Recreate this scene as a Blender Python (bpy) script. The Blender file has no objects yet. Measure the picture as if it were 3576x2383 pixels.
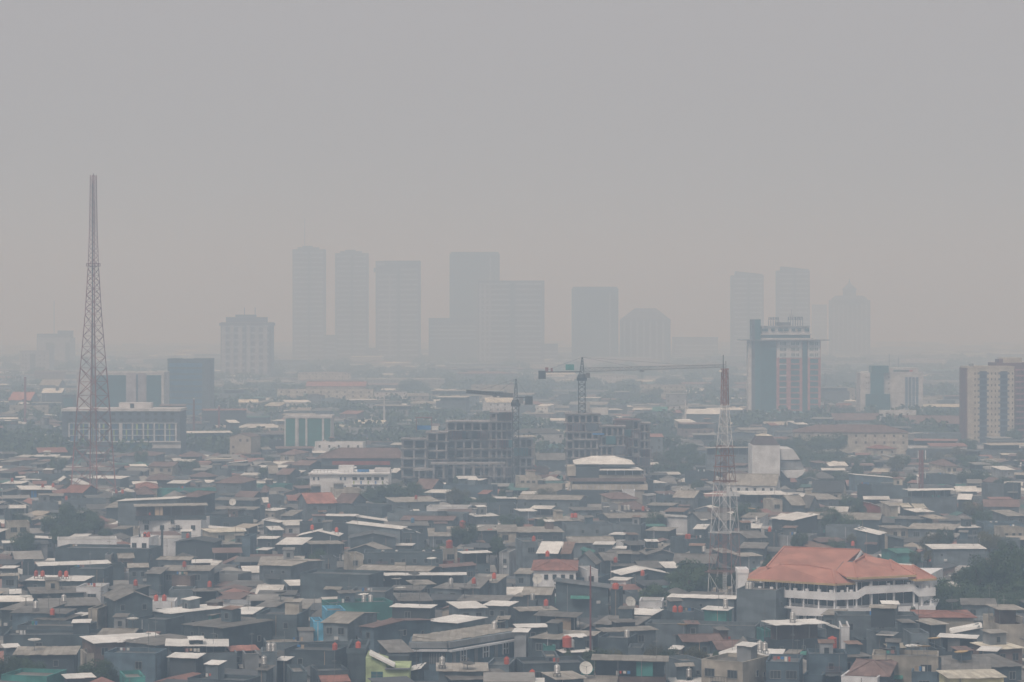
import bpy, math, random
from mathutils import Vector, Matrix
R = math.radians
rnd = random.Random(7); rs = random.Random(31)
sc = bpy.context.scene
COL = sc.collection
F, CX, YH, H = 8731.0, 1788.0, 1125.0, 65.0     # focal length and principal column in photo pixels, horizon row, eye height

def gp(px, py, z=0.0):                            # point seen at a photo pixel, lying at height z
    Y = (H - z) * F / (py - YH)
    return Vector(((px - CX) * Y / F, Y, z))
def dp(px, py, D):                                # point seen at a photo pixel, lying at distance D
    return Vector(((px - CX) * D / F, D, H - (py - YH) * D / F))

# ------------------------------------------------------------------ materials
MATS = {}
def nodes(name):
    m = bpy.data.materials.new(name); m.use_nodes = True
    nt = m.node_tree; b = nt.nodes['Principled BSDF']
    return m, nt, b
def stained(name, col, rough=0.85, kind='wall', amt=0.35, spec=0.3, var=0.25, attr=False, metal=0.0, dirt=(0.5, 0.47, 0.43)):
    """weathered surface: per-object tone, broad blotches and run-off streaks in object space"""
    m, nt, b = nodes(name); N = nt.nodes; L = nt.links
    tc = N.new('ShaderNodeTexCoord')
    mp = N.new('ShaderNodeMapping'); L.new(tc.outputs['Object'], mp.inputs['Vector'])
    mp.inputs['Scale'].default_value = {'wall': (0.9, 0.9, 0.12), 'roof': (1.3, 0.16, 0.16), 'plain': (0.5, 0.5, 0.5)}[kind]
    oi = N.new('ShaderNodeObjectInfo')
    ofs = N.new('ShaderNodeVectorMath'); ofs.operation = 'ADD'
    sc_ = N.new('ShaderNodeMath'); sc_.operation = 'MULTIPLY'; sc_.inputs[1].default_value = 91.0
    L.new(oi.outputs['Random'], sc_.inputs[0]); L.new(mp.outputs[0], ofs.inputs[0]); L.new(sc_.outputs[0], ofs.inputs[1])
    n1 = N.new('ShaderNodeTexNoise'); n1.inputs['Scale'].default_value = 1.0; n1.inputs['Detail'].default_value = 4.0
    n1.inputs['Roughness'].default_value = 0.65
    L.new(ofs.outputs[0], n1.inputs['Vector'])
    n2 = N.new('ShaderNodeTexNoise'); n2.inputs['Scale'].default_value = 0.23; n2.inputs['Detail'].default_value = 3.0
    L.new(tc.outputs['Object'], n2.inputs['Vector'])
    mr = N.new('ShaderNodeMapRange'); mr.inputs[1].default_value = 0.38; mr.inputs[2].default_value = 0.66
    mr.inputs[3].default_value = 0.0; mr.inputs[4].default_value = 1.0
    L.new(n1.outputs['Fac'], mr.inputs[0])
    mr2 = N.new('ShaderNodeMapRange'); mr2.inputs[1].default_value = 0.35; mr2.inputs[2].default_value = 0.65
    mr2.inputs[3].default_value = 0.82; mr2.inputs[4].default_value = 1.12
    L.new(n2.outputs['Fac'], mr2.inputs[0])
    mix = N.new('ShaderNodeMix'); mix.data_type = 'RGBA'; mix.inputs[0].default_value = 0.0
    fac = N.new('ShaderNodeMath'); fac.operation = 'MULTIPLY'; fac.inputs[1].default_value = amt
    L.new(mr.outputs[0], fac.inputs[0]); L.new(fac.outputs[0], mix.inputs[0])
    pv_ = None
    if kind == 'roof':                       # overlapping sheets and tile courses, each of slightly different age
        bt = N.new('ShaderNodeTexBrick'); bt.inputs['Scale'].default_value = 1.0; bt.inputs['Brick Width'].default_value = 1.7; bt.inputs['Row Height'].default_value = 1.15
        bt.inputs['Mortar Size'].default_value = .025; bt.inputs['Color1'].default_value = (.80, .79, .78, 1); bt.inputs['Color2'].default_value = (1.18, 1.18, 1.18, 1); bt.inputs['Mortar'].default_value = (.68, .66, .64, 1)
        m2 = N.new('ShaderNodeMapping'); m2.inputs['Rotation'].default_value = (0, 0, R(90)); L.new(tc.outputs['Object'], m2.inputs['Vector']); L.new(m2.outputs[0], bt.inputs['Vector']); pv_ = bt.outputs['Color']
    elif kind == 'wall':
        wv = N.new('ShaderNodeTexNoise'); wv.inputs['Scale'].default_value = 1.0; wv.inputs['Detail'].default_value = 1
        m2 = N.new('ShaderNodeMapping'); m2.inputs['Scale'].default_value = (.22, .22, .5); m2.inputs['Location'].default_value = (3, 1, 7); L.new(tc.outputs['Object'], m2.inputs['Vector']); L.new(m2.outputs[0], wv.inputs['Vector'])
        vr = N.new('ShaderNodeMapRange'); vr.inputs[1].default_value = .42; vr.inputs[2].default_value = .58; vr.inputs[3].default_value = 1 - .5 * amt; vr.inputs[4].default_value = 1 + .35 * amt; L.new(wv.outputs['Fac'], vr.inputs[0]); pv_ = vr.outputs[0]
    c4 = (*col, 1)
    if attr:
        at = N.new('ShaderNodeAttribute'); at.attribute_name = 'tone'
        L.new(at.outputs['Color'], mix.inputs[6])
        dk = N.new('ShaderNodeVectorMath'); dk.operation = 'MULTIPLY'; dk.inputs[1].default_value = dirt
        L.new(at.outputs['Color'], dk.inputs[0]); L.new(dk.outputs[0], mix.inputs[7])
    else:
        mix.inputs[6].default_value = c4
        mix.inputs[7].default_value = (col[0] * dirt[0], col[1] * dirt[1], col[2] * dirt[2], 1)
    rv = N.new('ShaderNodeMapRange'); rv.inputs[3].default_value = 1 - var; rv.inputs[4].default_value = 1 + var
    L.new(oi.outputs['Random'], rv.inputs[0])
    mm = N.new('ShaderNodeMath'); mm.operation = 'MULTIPLY'
    L.new(rv.outputs[0], mm.inputs[0]); L.new(mr2.outputs[0], mm.inputs[1])
    vs = N.new('ShaderNodeVectorMath'); vs.operation = 'SCALE'
    L.new(mix.outputs[2], vs.inputs[0]); L.new(mm.outputs[0], vs.inputs['Scale'])
    last = vs.outputs[0]
    if pv_ is not None and col[0] != .80:
        pm = N.new('ShaderNodeVectorMath'); pm.operation = 'MULTIPLY'; L.new(last, pm.inputs[0]); L.new(pv_, pm.inputs[1]); last = pm.outputs[0]
    L.new(last, b.inputs['Base Color'])
    b.inputs['Roughness'].default_value = rough
    b.inputs['Specular IOR Level'].default_value = spec
    b.inputs['Metallic'].default_value = metal
    MATS[name] = m
    return m

W = {}   # wall paints
for k, c in dict(d=(.080, .108, .124), m=(.148, .183, .206), l=(.27, .29, .305), w=(.72, .74, .76), c=(.46, .43, .37), b=(.10, .15, .19),
                 u=(.13, .45, .68), e=(.40, .49, .27), k=(.055, .069, .078), n=(.19, .145, .13), t=(.06, .25, .23), r=(.36, .10, .075),
                 y=(.66, .62, .36)).items():
    W[k] = stained('wall_paint_' + k, c, 0.88, 'wall', 0.36 if k not in 'wk' else .13, var=.14 if k in 'weu' else .22)
RF = {}  # roof sheets and tiles
for k, c in dict(w=(.80, .80, .77), p=(.36, .345, .31), g=(.205, .202, .192), b=(.22, .15, .135), r=(.38, .18, .14), k=(.06, .068, .072),
                 t=(.07, .25, .21), n=(.28, .19, .15), d=(.13, .145, .155), u=(.15, .45, .66), c=(.72, .69, .58), m=(.2, .215, .225), l=(.42, .43, .43), e=(.3, .5, .3)).items():
    RF[k] = stained('roof_cover_' + k, c, 0.7, 'roof', 0.18 if k == 'w' else 0.5, var=.08 if k == 'w' else .2, dirt=(.62, .56, .5))
M = {
 'glass': stained('dark_window_glass', (.035, .045, .05), .25, 'plain', .3, .5, .2),
 'frame': stained('window_frame_paint', (.24, .25, .25), .6, 'plain', .2),
 'steel': stained('grey_steel', (.22, .23, .235), .55, 'plain', .3, metal=.3),
 'whitesteel': stained('white_painted_steel', (.62, .63, .63), .55, 'plain', .25),
 'redsteel': stained('red_painted_steel', (.27, .15, .14), .6, 'plain', .3),
 'mutedsteel': stained('weathered_red_steel', (.25, .11, .115), .7, 'plain', .3),
 'darksteel': stained('dark_crane_steel', (.05, .065, .075), .6, 'plain', .3),
 'orange': stained('orange_tank_plastic', (.50, .095, .055), .5, 'plain', .3, .4, .3),
 'tankblue': stained('blue_tank_plastic', (.06, .2, .36), .45, 'plain', .2, .5, .12),
 'inox': stained('stainless_tank_steel', (.62, .62, .60), .3, 'plain', .3, .5, .1, metal=.7),
 'dish': stained('pale_dish_paint', (.70, .70, .66), .5, 'plain', .25),
 'mesh': stained('dark_dish_mesh', (.12, .12, .115), .7, 'plain', .3),
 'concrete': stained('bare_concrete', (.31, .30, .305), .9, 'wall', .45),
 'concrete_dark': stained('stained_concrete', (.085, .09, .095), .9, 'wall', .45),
 'white': W['w'], 'blueglass': stained('blue_glass', (.04, .12, .21), .3, 'plain', .3, .5),
 'tealglass': stained('teal_glass', (.03, .12, .14), .3, 'plain', .3, .5),
 'greenglass': stained('green_glass', (.045, .20, .17), .3, 'plain', .3, .5),
 'navy': stained('navy_cladding', (.035, .05, .085), .7, 'plain', .2),
 'lime': stained('lime_panel', (.30, .38, .16), .7, 'plain', .2),
 'slate': stained('slate_blue_cladding', (.10, .125, .155), .6, 'wall', .3, var=.05),
 'maroon': stained('reddish_cladding', (.45, .22, .21), .8, 'wall', .3, var=.05),
 'mansard': stained('dark_mansard_tiles', (.11, .09, .095), .85, 'wall', .3, var=.05),
 'brown': stained('brown_brick', (.16, .08, .075), .85, 'wall', .3, var=.05),
 'beige': stained('beige_render', (.48, .43, .35), .85, 'wall', .15, var=.05),
 'palewall': stained('pale_grey_render', (.56, .56, .57), .85, 'wall', .15, var=.05),
 'farwall': stained('far_tower_cladding', (.11, .10, .13), .7, 'wall', .2, var=.12),
 'farglass': stained('far_tower_glass', (.05, .065, .085), .5, 'plain', .2, var=.12),
 'farpale': stained('far_pale_cladding', (.34, .33, .36), .8, 'wall', .2, var=.1),
 'hallroof': stained('salmon_roof_tiles', (.42, .195, .145), .8, 'plain', .45, var=.02, dirt=(1.3, 1.45, 1.45)),
 'hallwall': stained('white_hall_render', (.82, .84, .86), .85, 'plain', .15, var=.02),
 'gold': stained('ochre_fascia', (.52, .38, .20), .7, 'plain', .2),
 'bark': stained('tree_bark', (.10, .075, .055), .9, 'wall', .4),
 'tarp': stained('orange_tarpaulin', (.62, .27, .05), .7, 'plain', .25),
 'bluetarp': stained('blue_tarpaulin', (.05, .2, .45), .7, 'plain', .25),
 'tan': stained('tan_curtain', (.42, .33, .24), .8, 'plain', .25),
 'teal': W['t'], 'road': stained('asphalt', (.05, .05, .052), .9, 'plain', .4, var=0),
 'tone': stained('weathered_house_surfaces', (1, 1, 1), .85, 'plain', .45, attr=True, var=0),
 'logo': stained('sign_letter_dark', (.04, .05, .06), .6, 'plain', .1),
 'logored': stained('sign_letter_red', (.45, .06, .05), .6, 'plain', .1),
}
def foliage(name, a, b_):
    m, nt, b = nodes(name); N = nt.nodes; L = nt.links
    g = N.new('ShaderNodeNewGeometry'); tc = N.new('ShaderNodeTexCoord')
    n = N.new('ShaderNodeTexNoise'); n.inputs['Scale'].default_value = .55; n.inputs['Detail'].default_value = 3
    L.new(tc.outputs['Object'], n.inputs['Vector'])
    ad = N.new('ShaderNodeMath'); ad.operation = 'ADD'; L.new(n.outputs['Fac'], ad.inputs[0])
    ml = N.new('ShaderNodeMath'); ml.operation = 'MULTIPLY'; ml.inputs[1].default_value = .5
    L.new(g.outputs['Random Per Island'], ml.inputs[0]); L.new(ml.outputs[0], ad.inputs[1])
    sb = N.new('ShaderNodeMath'); sb.operation = 'SUBTRACT'; sb.inputs[1].default_value = .25; L.new(ad.outputs[0], sb.inputs[0])
    mx = N.new('ShaderNodeMix'); mx.data_type = 'RGBA'; L.new(sb.outputs[0], mx.inputs[0]); mx.clamp_factor = True
    mx.inputs[6].default_value = (*a, 1); mx.inputs[7].default_value = (*b_, 1)
    oi = N.new('ShaderNodeObjectInfo'); hv = N.new('ShaderNodeHueSaturation')
    mr = N.new('ShaderNodeMapRange'); mr.inputs[3].default_value = .75; mr.inputs[4].default_value = 1.3
    L.new(oi.outputs['Random'], mr.inputs[0]); L.new(mr.outputs[0], hv.inputs['Value']); L.new(mx.outputs[2], hv.inputs['Color'])
    L.new(hv.outputs[0], b.inputs['Base Color']); b.inputs['Roughness'].default_value = .75; b.inputs['Specular IOR Level'].default_value = .2
    return m
M['leaf'] = foliage('tree_leaves', (.018, .040, .024), (.075, .112, .05))
M['leaf_dry'] = foliage('dry_tree_leaves', (.04, .045, .02), (.13, .12, .06))

# ------------------------------------------------------------------ mesh builder
class MB:
    def __init__(s): s.v = []; s.f = []; s.m = []; s.c = []
    def add(s, vs, fs, mi=0, tone=None):
        o = len(s.v); s.v += [tuple(v) for v in vs]
        for f in fs: s.f.append(tuple(i + o for i in f)); s.m.append(mi); s.c.append(tone)
    def hexa(s, p, mi=0, tone=None):            # p: four bottom points then four top points
        s.add(p, [(3, 2, 1, 0), (4, 5, 6, 7), (0, 1, 5, 4), (1, 2, 6, 5), (2, 3, 7, 6), (3, 0, 4, 7)], mi, tone)
    def box(s, x0, x1, y0, y1, z0, z1, mi=0, tone=None):
        s.hexa([(x0, y0, z0), (x1, y0, z0), (x1, y1, z0), (x0, y1, z0), (x0, y0, z1), (x1, y0, z1), (x1, y1, z1), (x0, y1, z1)], mi, tone)
    def slab(s, pts, t=.1, mi=0, tone=None):     # polygon given along its top, with real thickness
        n = len(pts); top = [Vector(p) for p in pts]; bot = [p - Vector((0, 0, t)) for p in top]
        s.add(top + bot, [tuple(range(n)), tuple(range(2 * n - 1, n - 1, -1))] + [(i, i + n, (i + 1) % n + n, (i + 1) % n) for i in range(n)], mi, tone)
    def sheets(s, p00, p10, p11, p01, th=.06, mi=0, tone=None, pitch=1.0):
        """a roof plane laid as separate overlapping sheets: ragged eaves, small steps, the odd slipped or lifted one"""
        p00, p10, p11, p01 = map(Vector, (p00, p10, p11, p01)); n = max(1, int((p10 - p00).length / pitch)); dl = (p01 - p00).normalized()
        for i in range(n):
            a, c = i / n, (i + 1) / n; z = Vector((0, 0, rs.uniform(-.03, .03))); e0, e1 = dl * rs.uniform(-.18, .12), dl * rs.uniform(-.12, .15)
            if rs.random() < .05: e0 = e0 - dl * .3
            s.slab([p00.lerp(p10, a) + z + e0, p00.lerp(p10, c) + z + e0, p01.lerp(p11, c) + z + e1, p01.lerp(p11, a) + z + e1], th, mi, tone)
    def bar(s, a, b, r, mi=0, tone=None):
        a = Vector(a); b = Vector(b); d = b - a
        if d.length < 1e-4: return
        d.normalize(); u = d.cross(Vector((0, 0, 1)) if abs(d.z) < .9 else Vector((0, 1, 0))).normalized() * r; w = d.cross(u).normalized() * r
        p = [a - u - w, a + u - w, a + u + w, a - u + w, b - u - w, b + u - w, b + u + w, b - u + w]
        s.hexa(p, mi, tone)
    def lathe(s, prof, n=14, c=(0, 0, 0), mi=0, tone=None):
        vs = []; fs = []
        for (r, z) in prof:
            for i in range(n):
                a = 2 * math.pi * i / n; vs.append((c[0] + r * math.cos(a), c[1] + r * math.sin(a), c[2] + z))
        for k in range(len(prof) - 1):
            for i in range(n):
                j = (i + 1) % n; fs.append((k * n + i, k * n + j, (k + 1) * n + j, (k + 1) * n + i))
        fs.append(tuple(range(n - 1, -1, -1))); fs.append(tuple((len(prof) - 1) * n + i for i in range(n)))
        s.add(vs, fs, mi, tone)
    def mesh(s, name, mats, smooth=False):
        me = bpy.data.meshes.new(name); me.from_pydata(s.v, [], s.f)
        for m in (mats if isinstance(mats, (list, tuple)) else [mats]): me.materials.append(m)
        if any(s.m): me.polygons.foreach_set('material_index', s.m)
        if any(c is not None for c in s.c):
            at = me.color_attributes.new('tone', 'FLOAT_COLOR', 'CORNER'); out = []
            for f, c in zip(s.f, s.c): out += list((*(c or (.2, .2, .2)), 1)) * len(f)
            at.data.foreach_set('color', out)
        if smooth: me.polygons.foreach_set('use_smooth', [True] * len(me.polygons))
        me.update(); return me
    def build(s, name, mats, parent=None, smooth=False):
        return link(name, s.mesh(name, mats, smooth), parent)
def link(name, me, parent=None, loc=None):
    o = bpy.data.objects.new(name, me); COL.objects.link(o)
    if parent is not None: o.parent = parent
    if loc is not None: o.location = loc
    return o
def tag(o, label=None, cat=None, group=None, kind=None):
    if label: o['label'] = label
    if cat: o['category'] = cat
    if group: o['group'] = group
    if kind: o['kind'] = kind
    return o
def root(name, loc, rz=0.0):
    o = bpy.data.objects.new(name, None); COL.objects.link(o); o.empty_display_size = .5
    o.location = loc; o.rotation_euler = (0, 0, rz); return o
def copy_tree(o, parent=None):
    c = o.copy(); COL.objects.link(c)
    if parent is not None: c.parent = parent
    for ch in KIDS.get(o.name, []): copy_tree(ch, c)
    return c
KIDS = {}
def proto(o):
    KIDS[o.name] = list(o.children)
    for ch in o.children: proto(ch)

# window meshes shared by every house: recessed pane inside a raised frame
def win_mesh(w, h, bars=1):
    b = MB(); t = .06
    b.box(-w/2, w/2, -.03, .02, -h/2, h/2, 0)
    b.box(-w/2 - t, -w/2, -.10, .02, -h/2 - t, h/2 + t, 1); b.box(w/2, w/2 + t, -.10, .02, -h/2 - t, h/2 + t, 1)
    b.box(-w/2, w/2, -.10, .02, h/2, h/2 + t, 1); b.box(-w/2, w/2, -.16, .02, -h/2 - t, -h/2, 1)
    for i in range(bars):
        x = -w/2 + w * (i + 1) / (bars + 1); b.box(x - .025, x + .025, -.07, -.028, -h/2, h/2, 1)
    return b.mesh('window', [M['glass'], M['frame']])
WINS = [win_mesh(1.1, 1.2), win_mesh(1.7, 1.25, 2), win_mesh(.8, 1.0, 0), win_mesh(2.4, 1.5, 3), win_mesh(.6, .6, 0)]
# ------------------------------------------------------------------ things that stand on roofs
def make_tank(mat, r=.47, h=1.12, ribs=4):
    t = root('water_tank', (0, 0, 0))
    b = MB(); pr = []
    for i in range(ribs):
        z0 = .55 + (h - .1) * i / ribs; z1 = .55 + (h - .1) * (i + 1) / ribs
        pr += [(r * .95, z0), (r, z0 + .05), (r, z1 - .06), (r * .95, z1)]
    pr += [(r * .8, .55 + h - .02), (r * .4, .55 + h + .1)]
    b.lathe(pr, 14); b.build('tank_body', M[mat], t, True)
    b = MB(); b.lathe([(r * .36, .55 + h + .08), (r * .36, .55 + h + .2), (r * .1, .55 + h + .24)], 10); b.build('lid', M[mat], t)
    b = MB()
    for x in (-.4, .4):
        for y in (-.4, .4): b.box(x - .04, x + .04, y - .04, y + .04, 0, .55)
    b.box(-.5, .5, -.5, .5, .48, .55); b.build('stand', M['steel'], t)
    proto(t); return t
TANKS = {'T': make_tank('orange'), 's': make_tank('inox', .5, 1.35, 5), 'B': make_tank('tankblue', .55, 1.2), 'Q': make_tank('orange', .85, 1.9, 5)}
def make_dish(r, mat, tilt):
    t = root('satellite_dish', (0, 0, 0)); zc = 1.7
    b = MB(); n = 18; rings = 5; vs = []; fs = []
    Rm = Matrix.Rotation(R(tilt), 3, 'X')
    for s_ in (0, .04):
        for k in range(rings + 1):
            q = r * k / rings
            for i in range(n):
                a = 2 * math.pi * i / n; p = Rm @ Vector((q * math.cos(a), q * math.sin(a), .22 * q * q / r - s_)); vs.append((p.x, p.y, p.z + zc))
    o2 = (rings + 1) * n
    for k in range(rings):
        for i in range(n):
            j = (i + 1) % n; fs.append((k * n + i, k * n + j, (k + 1) * n + j, (k + 1) * n + i)); fs.append((o2 + (k + 1) * n + i, o2 + (k + 1) * n + j, o2 + k * n + j, o2 + k * n + i))
    for i in range(n):
        j = (i + 1) % n; fs.append((rings * n + i, rings * n + j, o2 + rings * n + j, o2 + rings * n + i))
    b.add(vs, fs); b.build('dish', M[mat], t)
    b = MB(); b.bar((0, 0, 0), (0, 0, zc - .05), .05); b.bar((-.4, 0, .04), (.4, 0, .04), .04); b.bar((0, -.4, .04), (0, .4, .04), .04); b.build('mast', M['steel'], t)
    b = MB(); f = Rm @ Vector((0, 0, r * .75)); f.z += zc
    for a in (0.5, 2.6, 4.7):
        q = Rm @ Vector((r * .9 * math.cos(a), r * .9 * math.sin(a), .2 * r)); b.bar((q.x, q.y, q.z + zc), f, .018)
    b.box(f.x - .07, f.x + .07, f.y - .07, f.y + .07, f.z - .1, f.z + .1); b.build('feed_horn', M['steel'], t)
    proto(t); return t
DISH = {'S': make_dish(1.15, 'dish', 4), 'M': make_dish(1.3, 'mesh', 8), 'V': make_dish(1.1, 'dish', 68), 'O': make_dish(1.2, 'gold', 6)}
def make_vent():
    t = root('roof_turbine_vent', (0, 0, 0)); b = MB(); b.lathe([(.18, 0), (.18, .35)], 10); b.build('neck', M['steel'], t)
    b = MB(); b.lathe([(.16, .35), (.34, .45), (.42, .62), (.34, .8), (.1, .88)], 12); b.build('turbine', M['inox'], t, True)
    proto(t); return t
DISH['v'] = make_vent()
USED = set()
ITEMS = []        # (object, kind code, host house)
NAMES = {'T': 'water_tank', 's': 'water_tank', 'B': 'water_tank', 'Q': 'water_tank'}
def put_item(code, loc, host, rz=0.0):
    src = TANKS.get(code) or DISH[code]
    o = src if code not in USED else copy_tree(src)
    USED.add(code); o.location = loc; o.rotation_euler = (0, 0, rz)
    ITEMS.append((o, code, host)); return o

# ------------------------------------------------------------------ houses
HOUSES = []       # dicts: root, centre, radius, description
ZF = 2353 / 900.0
WALLW = dict(d='dark grey', m='mid grey', l='pale grey', w='white', c='cream', b='blue-grey', u='bright blue', e='lime green', k='blackish', n='brownish', t='teal', r='rust-red', y='pale yellow')
ROOFW = dict(w='white', p='pale grey', g='grey', b='brown', r='orange-red', k='black', t='green', n='rusty', d='dark grey', u='blue', c='cream', m='mid grey', l='light', e='light green')
ROOFK = dict(A='sloping', B='side-sloping', C='side-sloping', G='ridged', Y='gabled', H='hipped', F='flat', K='canopy')

def house(x0, x1, yt, h, roof, wall, corner=None, side=None, wins=None, items=(), label=None, base=0.0, dmax=None, deep=None):
    """x0,x1,yt in photo pixels: the outline's ends and the top of the front wall; h its height in metres"""
    rk, rc, v = roof[0], roof[1], float(roof[2:] or 0)
    D = (H - h) * F / (yt - YH); k = D / F
    ppm = F / D * ZF; vd1 = (H - h) / D * ppm
    if rk in 'F': d = rnd.uniform(6, 10)
    elif rk in 'KA': d = max(3.5, min(12, .72 * v / vd1))
    elif rk in 'BC': d = rnd.uniform(5, 8)
    elif rk in 'G': d = max(5, min(14, v / vd1))
    elif rk in 'Y': d = rnd.uniform(7, 10)
    else: d = max(6, min(22, 1.1 * v / vd1))
    if deep: d = deep
    tot = (x1 - x0) * k
    if corner is not None:
        right = side != 'L'                        # which flank shows beside the front
        sp = ((x1 - corner) if right else (corner - x0)) * k; fp = tot - sp
        a = math.asin(max(.16, min(.72, sp / max(d + 3, 8)))); d = sp / math.sin(a); w = fp / math.cos(a)
        C = dp(corner, yt, D)
        if right: a = -a; C = C - Vector((w * math.cos(a), w * math.sin(a), 0))
    else:
        lim = min(.42 * tot / d, 5.0 / tot); a = math.asin(max(-.42, min(.42, rs.choice((-1, 1)) * min(lim, rs.uniform(.03, .40)))))
        sa, ca = math.sin(a), math.cos(a); w = max(1.5, (tot - d * abs(sa)) / ca)
        C = dp(x0, yt, D) + Vector((d * sa if a > 0 else 0, 0 if a > 0 else w * abs(sa) * .5, 0))
    # roof rise
    rise = max(.12, (v - (min(d, 20) * vd1 if rk in 'KA' else (d / 2 * vd1 if rk in 'GH' else 0))) / ppm)
    if rk in 'YBC': rise = max(.3, v / ppm)
    rise = min(rise, 5)
    if rk in 'KF': rise = min(rise, 1.0)
    t = root('house', (C.x, C.y, base), a)
    wm = W[wall]; rm = RF[rc if rc in RF else 'g']
    hb = h - base
    b = MB(); wt = .2
    hw = hb - (2.7 if rk == 'K' and h > 6 else (2.2 if rk == 'K' else 0))
    if rk in 'FK':                                  # parapet box open at the top
        zr = hw - (.9 if rk == 'K' else .55); top = hw
        b.box(0, w, 0, wt, 0, top); b.box(0, w, d - wt, d, 0, top); b.box(0, wt, wt, d - wt, 0, top); b.box(w - wt, w, wt, d - wt, 0, top)
        if rk == 'F':
            b.box(-.06, w + .06, -.06, wt + .04, top, top + .08); b.box(-.06, w + .06, d - wt - .04, d + .06, top, top + .08)
            b.box(-.06, wt + .04, wt + .04, d - wt - .04, top, top + .08); b.box(w - wt - .04, w + .06, wt + .04, d - wt - .04, top, top + .08)
    elif rk == 'A':
        b.add([(0, 0, 0), (w, 0, 0), (w, d, 0), (0, d, 0), (0, 0, hb), (w, 0, hb), (w, d, hb + rise), (0, d, hb + rise)], [(0, 1, 5, 4), (1, 2, 6, 5), (2, 3, 7, 6), (3, 0, 4, 7), (4, 5, 6, 7)])
    elif rk in 'BC':
        l, r_ = (0, rise) if rk == 'B' else (rise, 0)
        b.add([(0, 0, 0), (w, 0, 0), (w, d, 0), (0, d, 0), (0, 0, hb + l - rise * .5), (w, 0, hb + r_ - rise * .5), (w, d, hb + r_ - rise * .5), (0, d, hb + l - rise * .5)], [(0, 1, 5, 4), (1, 2, 6, 5), (2, 3, 7, 6), (3, 0, 4, 7), (4, 5, 6, 7)])
    elif rk == 'G':
        b.add([(0, 0, 0), (w, 0, 0), (w, d, 0), (0, d, 0), (0, 0, hb), (w, 0, hb), (w, d, hb), (0, d, hb), (0, d/2, hb + rise), (w, d/2, hb + rise)],
              [(0, 1, 5, 4), (1, 2, 6, 9, 5), (2, 3, 7, 6), (3, 0, 4, 8, 7), (4, 5, 9, 8), (8, 9, 6, 7)])
    elif rk == 'Y':
        b.add([(0, 0, 0), (w, 0, 0), (w, d, 0), (0, d, 0), (0, 0, hb), (w, 0, hb), (w, d, hb), (0, d, hb), (w/2, 0, hb + rise), (w/2, d, hb + rise)],
              [(0, 1, 5, 8, 4), (1, 2, 6, 5), (2, 3, 7, 9, 6), (3, 0, 4, 7), (4, 8, 9, 7), (8, 5, 6, 9)])
    else:
        b.box(0, w, 0, d, 0, hb)
    b.build('wall', wm, t)
    b = MB(); ov = .45; th = .09; e = .06
    if rk == 'F':
        b.box(wt + .01, w - wt - .01, wt + .01, d - wt - .01, zr - .15, zr); b.build('roof', RF['d' if rc in 'dkb' else ('p' if rc in 'lw' else 'g')], t)
    elif rk == 'K':
        b.box(wt + .01, w - wt - .01, wt + .01, d - wt - .01, zr - .15, zr); b.build('terrace_floor', RF['g'], t)
        b = MB(); sl = rnd.choice((-1, 1)) * rise * .35
        z0, z1 = hb, hb + rise
        b.sheets((-ov, -ov, z0 + e - sl), (w + ov, -ov, z0 + e + sl), (w + ov, d + ov, z1 + e + sl), (-ov, d + ov, z1 + e - sl), th); b.build('canopy_roof', rm, t)
        n = max(2, int(w / 3.2) + 1)
        for i in range(n):
            x = .12 + (w - .24) * i / (n - 1); zz = hb - sl + 2 * sl * (i / (n - 1)) - .03
            for (yy, dz) in ((.1, 0), (d - .1, rise)):
                if yy > 1 and rnd.random() < .5: continue
                q = MB(); q.bar((x, yy, hw), (x, yy, zz + dz), .06); q.build('post', M['steel'], t)
        q = MB(); kk = rnd.random()
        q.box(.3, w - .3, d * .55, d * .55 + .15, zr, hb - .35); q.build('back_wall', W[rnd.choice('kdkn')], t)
        if kk < .5:
            q = MB(); xx = rnd.uniform(.1, .6) * w; q.box(xx, min(w - .2, xx + rnd.uniform(1.5, 4)), .22, .26, hw + .1, hb - .3); q.build('sun_blind', M[rnd.choice(['tan', 'teal', 'steel', 'bluetarp', 'darksteel'])], t)
    elif rk == 'A':
        s = rise / d
        b.sheets((-ov, -ov, hb + e - ov * s), (w + ov, -ov, hb + e - ov * s), (w + ov, d + ov, hb + e + rise + ov * s), (-ov, d + ov, hb + e + rise + ov * s), th); b.build('roof', rm, t)
    elif rk in 'BC':
        zl, zr_ = (hb - rise * .5, hb + rise * .5) if rk == 'B' else (hb + rise * .5, hb - rise * .5)
        b.sheets((-ov, d + ov, zl + e), (-ov, -ov, zl + e), (w + ov, -ov, zr_ + e + .02), (w + ov, d + ov, zr_ + e + .02), th); b.build('roof', rm, t)
    elif rk == 'G':
        s = rise / (d / 2)
        b.sheets((-ov, -ov, hb + e - ov * s), (w + ov, -ov, hb + e - ov * s), (w + ov, d/2, hb + e + rise), (-ov, d/2, hb + e + rise), th)
        b.slab([(-ov, d/2, hb + e + rise), (w + ov, d/2, hb + e + rise), (w + ov, d + ov, hb + e - ov * s), (-ov, d + ov, hb + e - ov * s)], th)
        o = b.build('roof', rm, t); q = MB(); q.bar((-ov, d/2, hb + e + rise + .03), (w + ov, d/2, hb + e + rise + .03), .11); q.build('ridge_cap', rm, o)
    elif rk == 'Y':
        s = rise / (w / 2)
        b.sheets((-ov, d + ov, hb + e - ov * s), (-ov, -ov, hb + e - ov * s), (w/2, -ov, hb + e + rise), (w/2, d + ov, hb + e + rise), th)
        b.slab([(w/2, -ov, hb + e + rise), (w + ov, -ov, hb + e - ov * s), (w + ov, d + ov, hb + e - ov * s), (w/2, d + ov, hb + e + rise)], th)
        b.build('roof', rm, t)
    elif rk == 'H':
        o_ = .55; z = hb + .02; m = min(w, d) / 2 * .95; x0_, x1_ = -o_, w + o_; y0_, y1_ = -o_, d + o_
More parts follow.
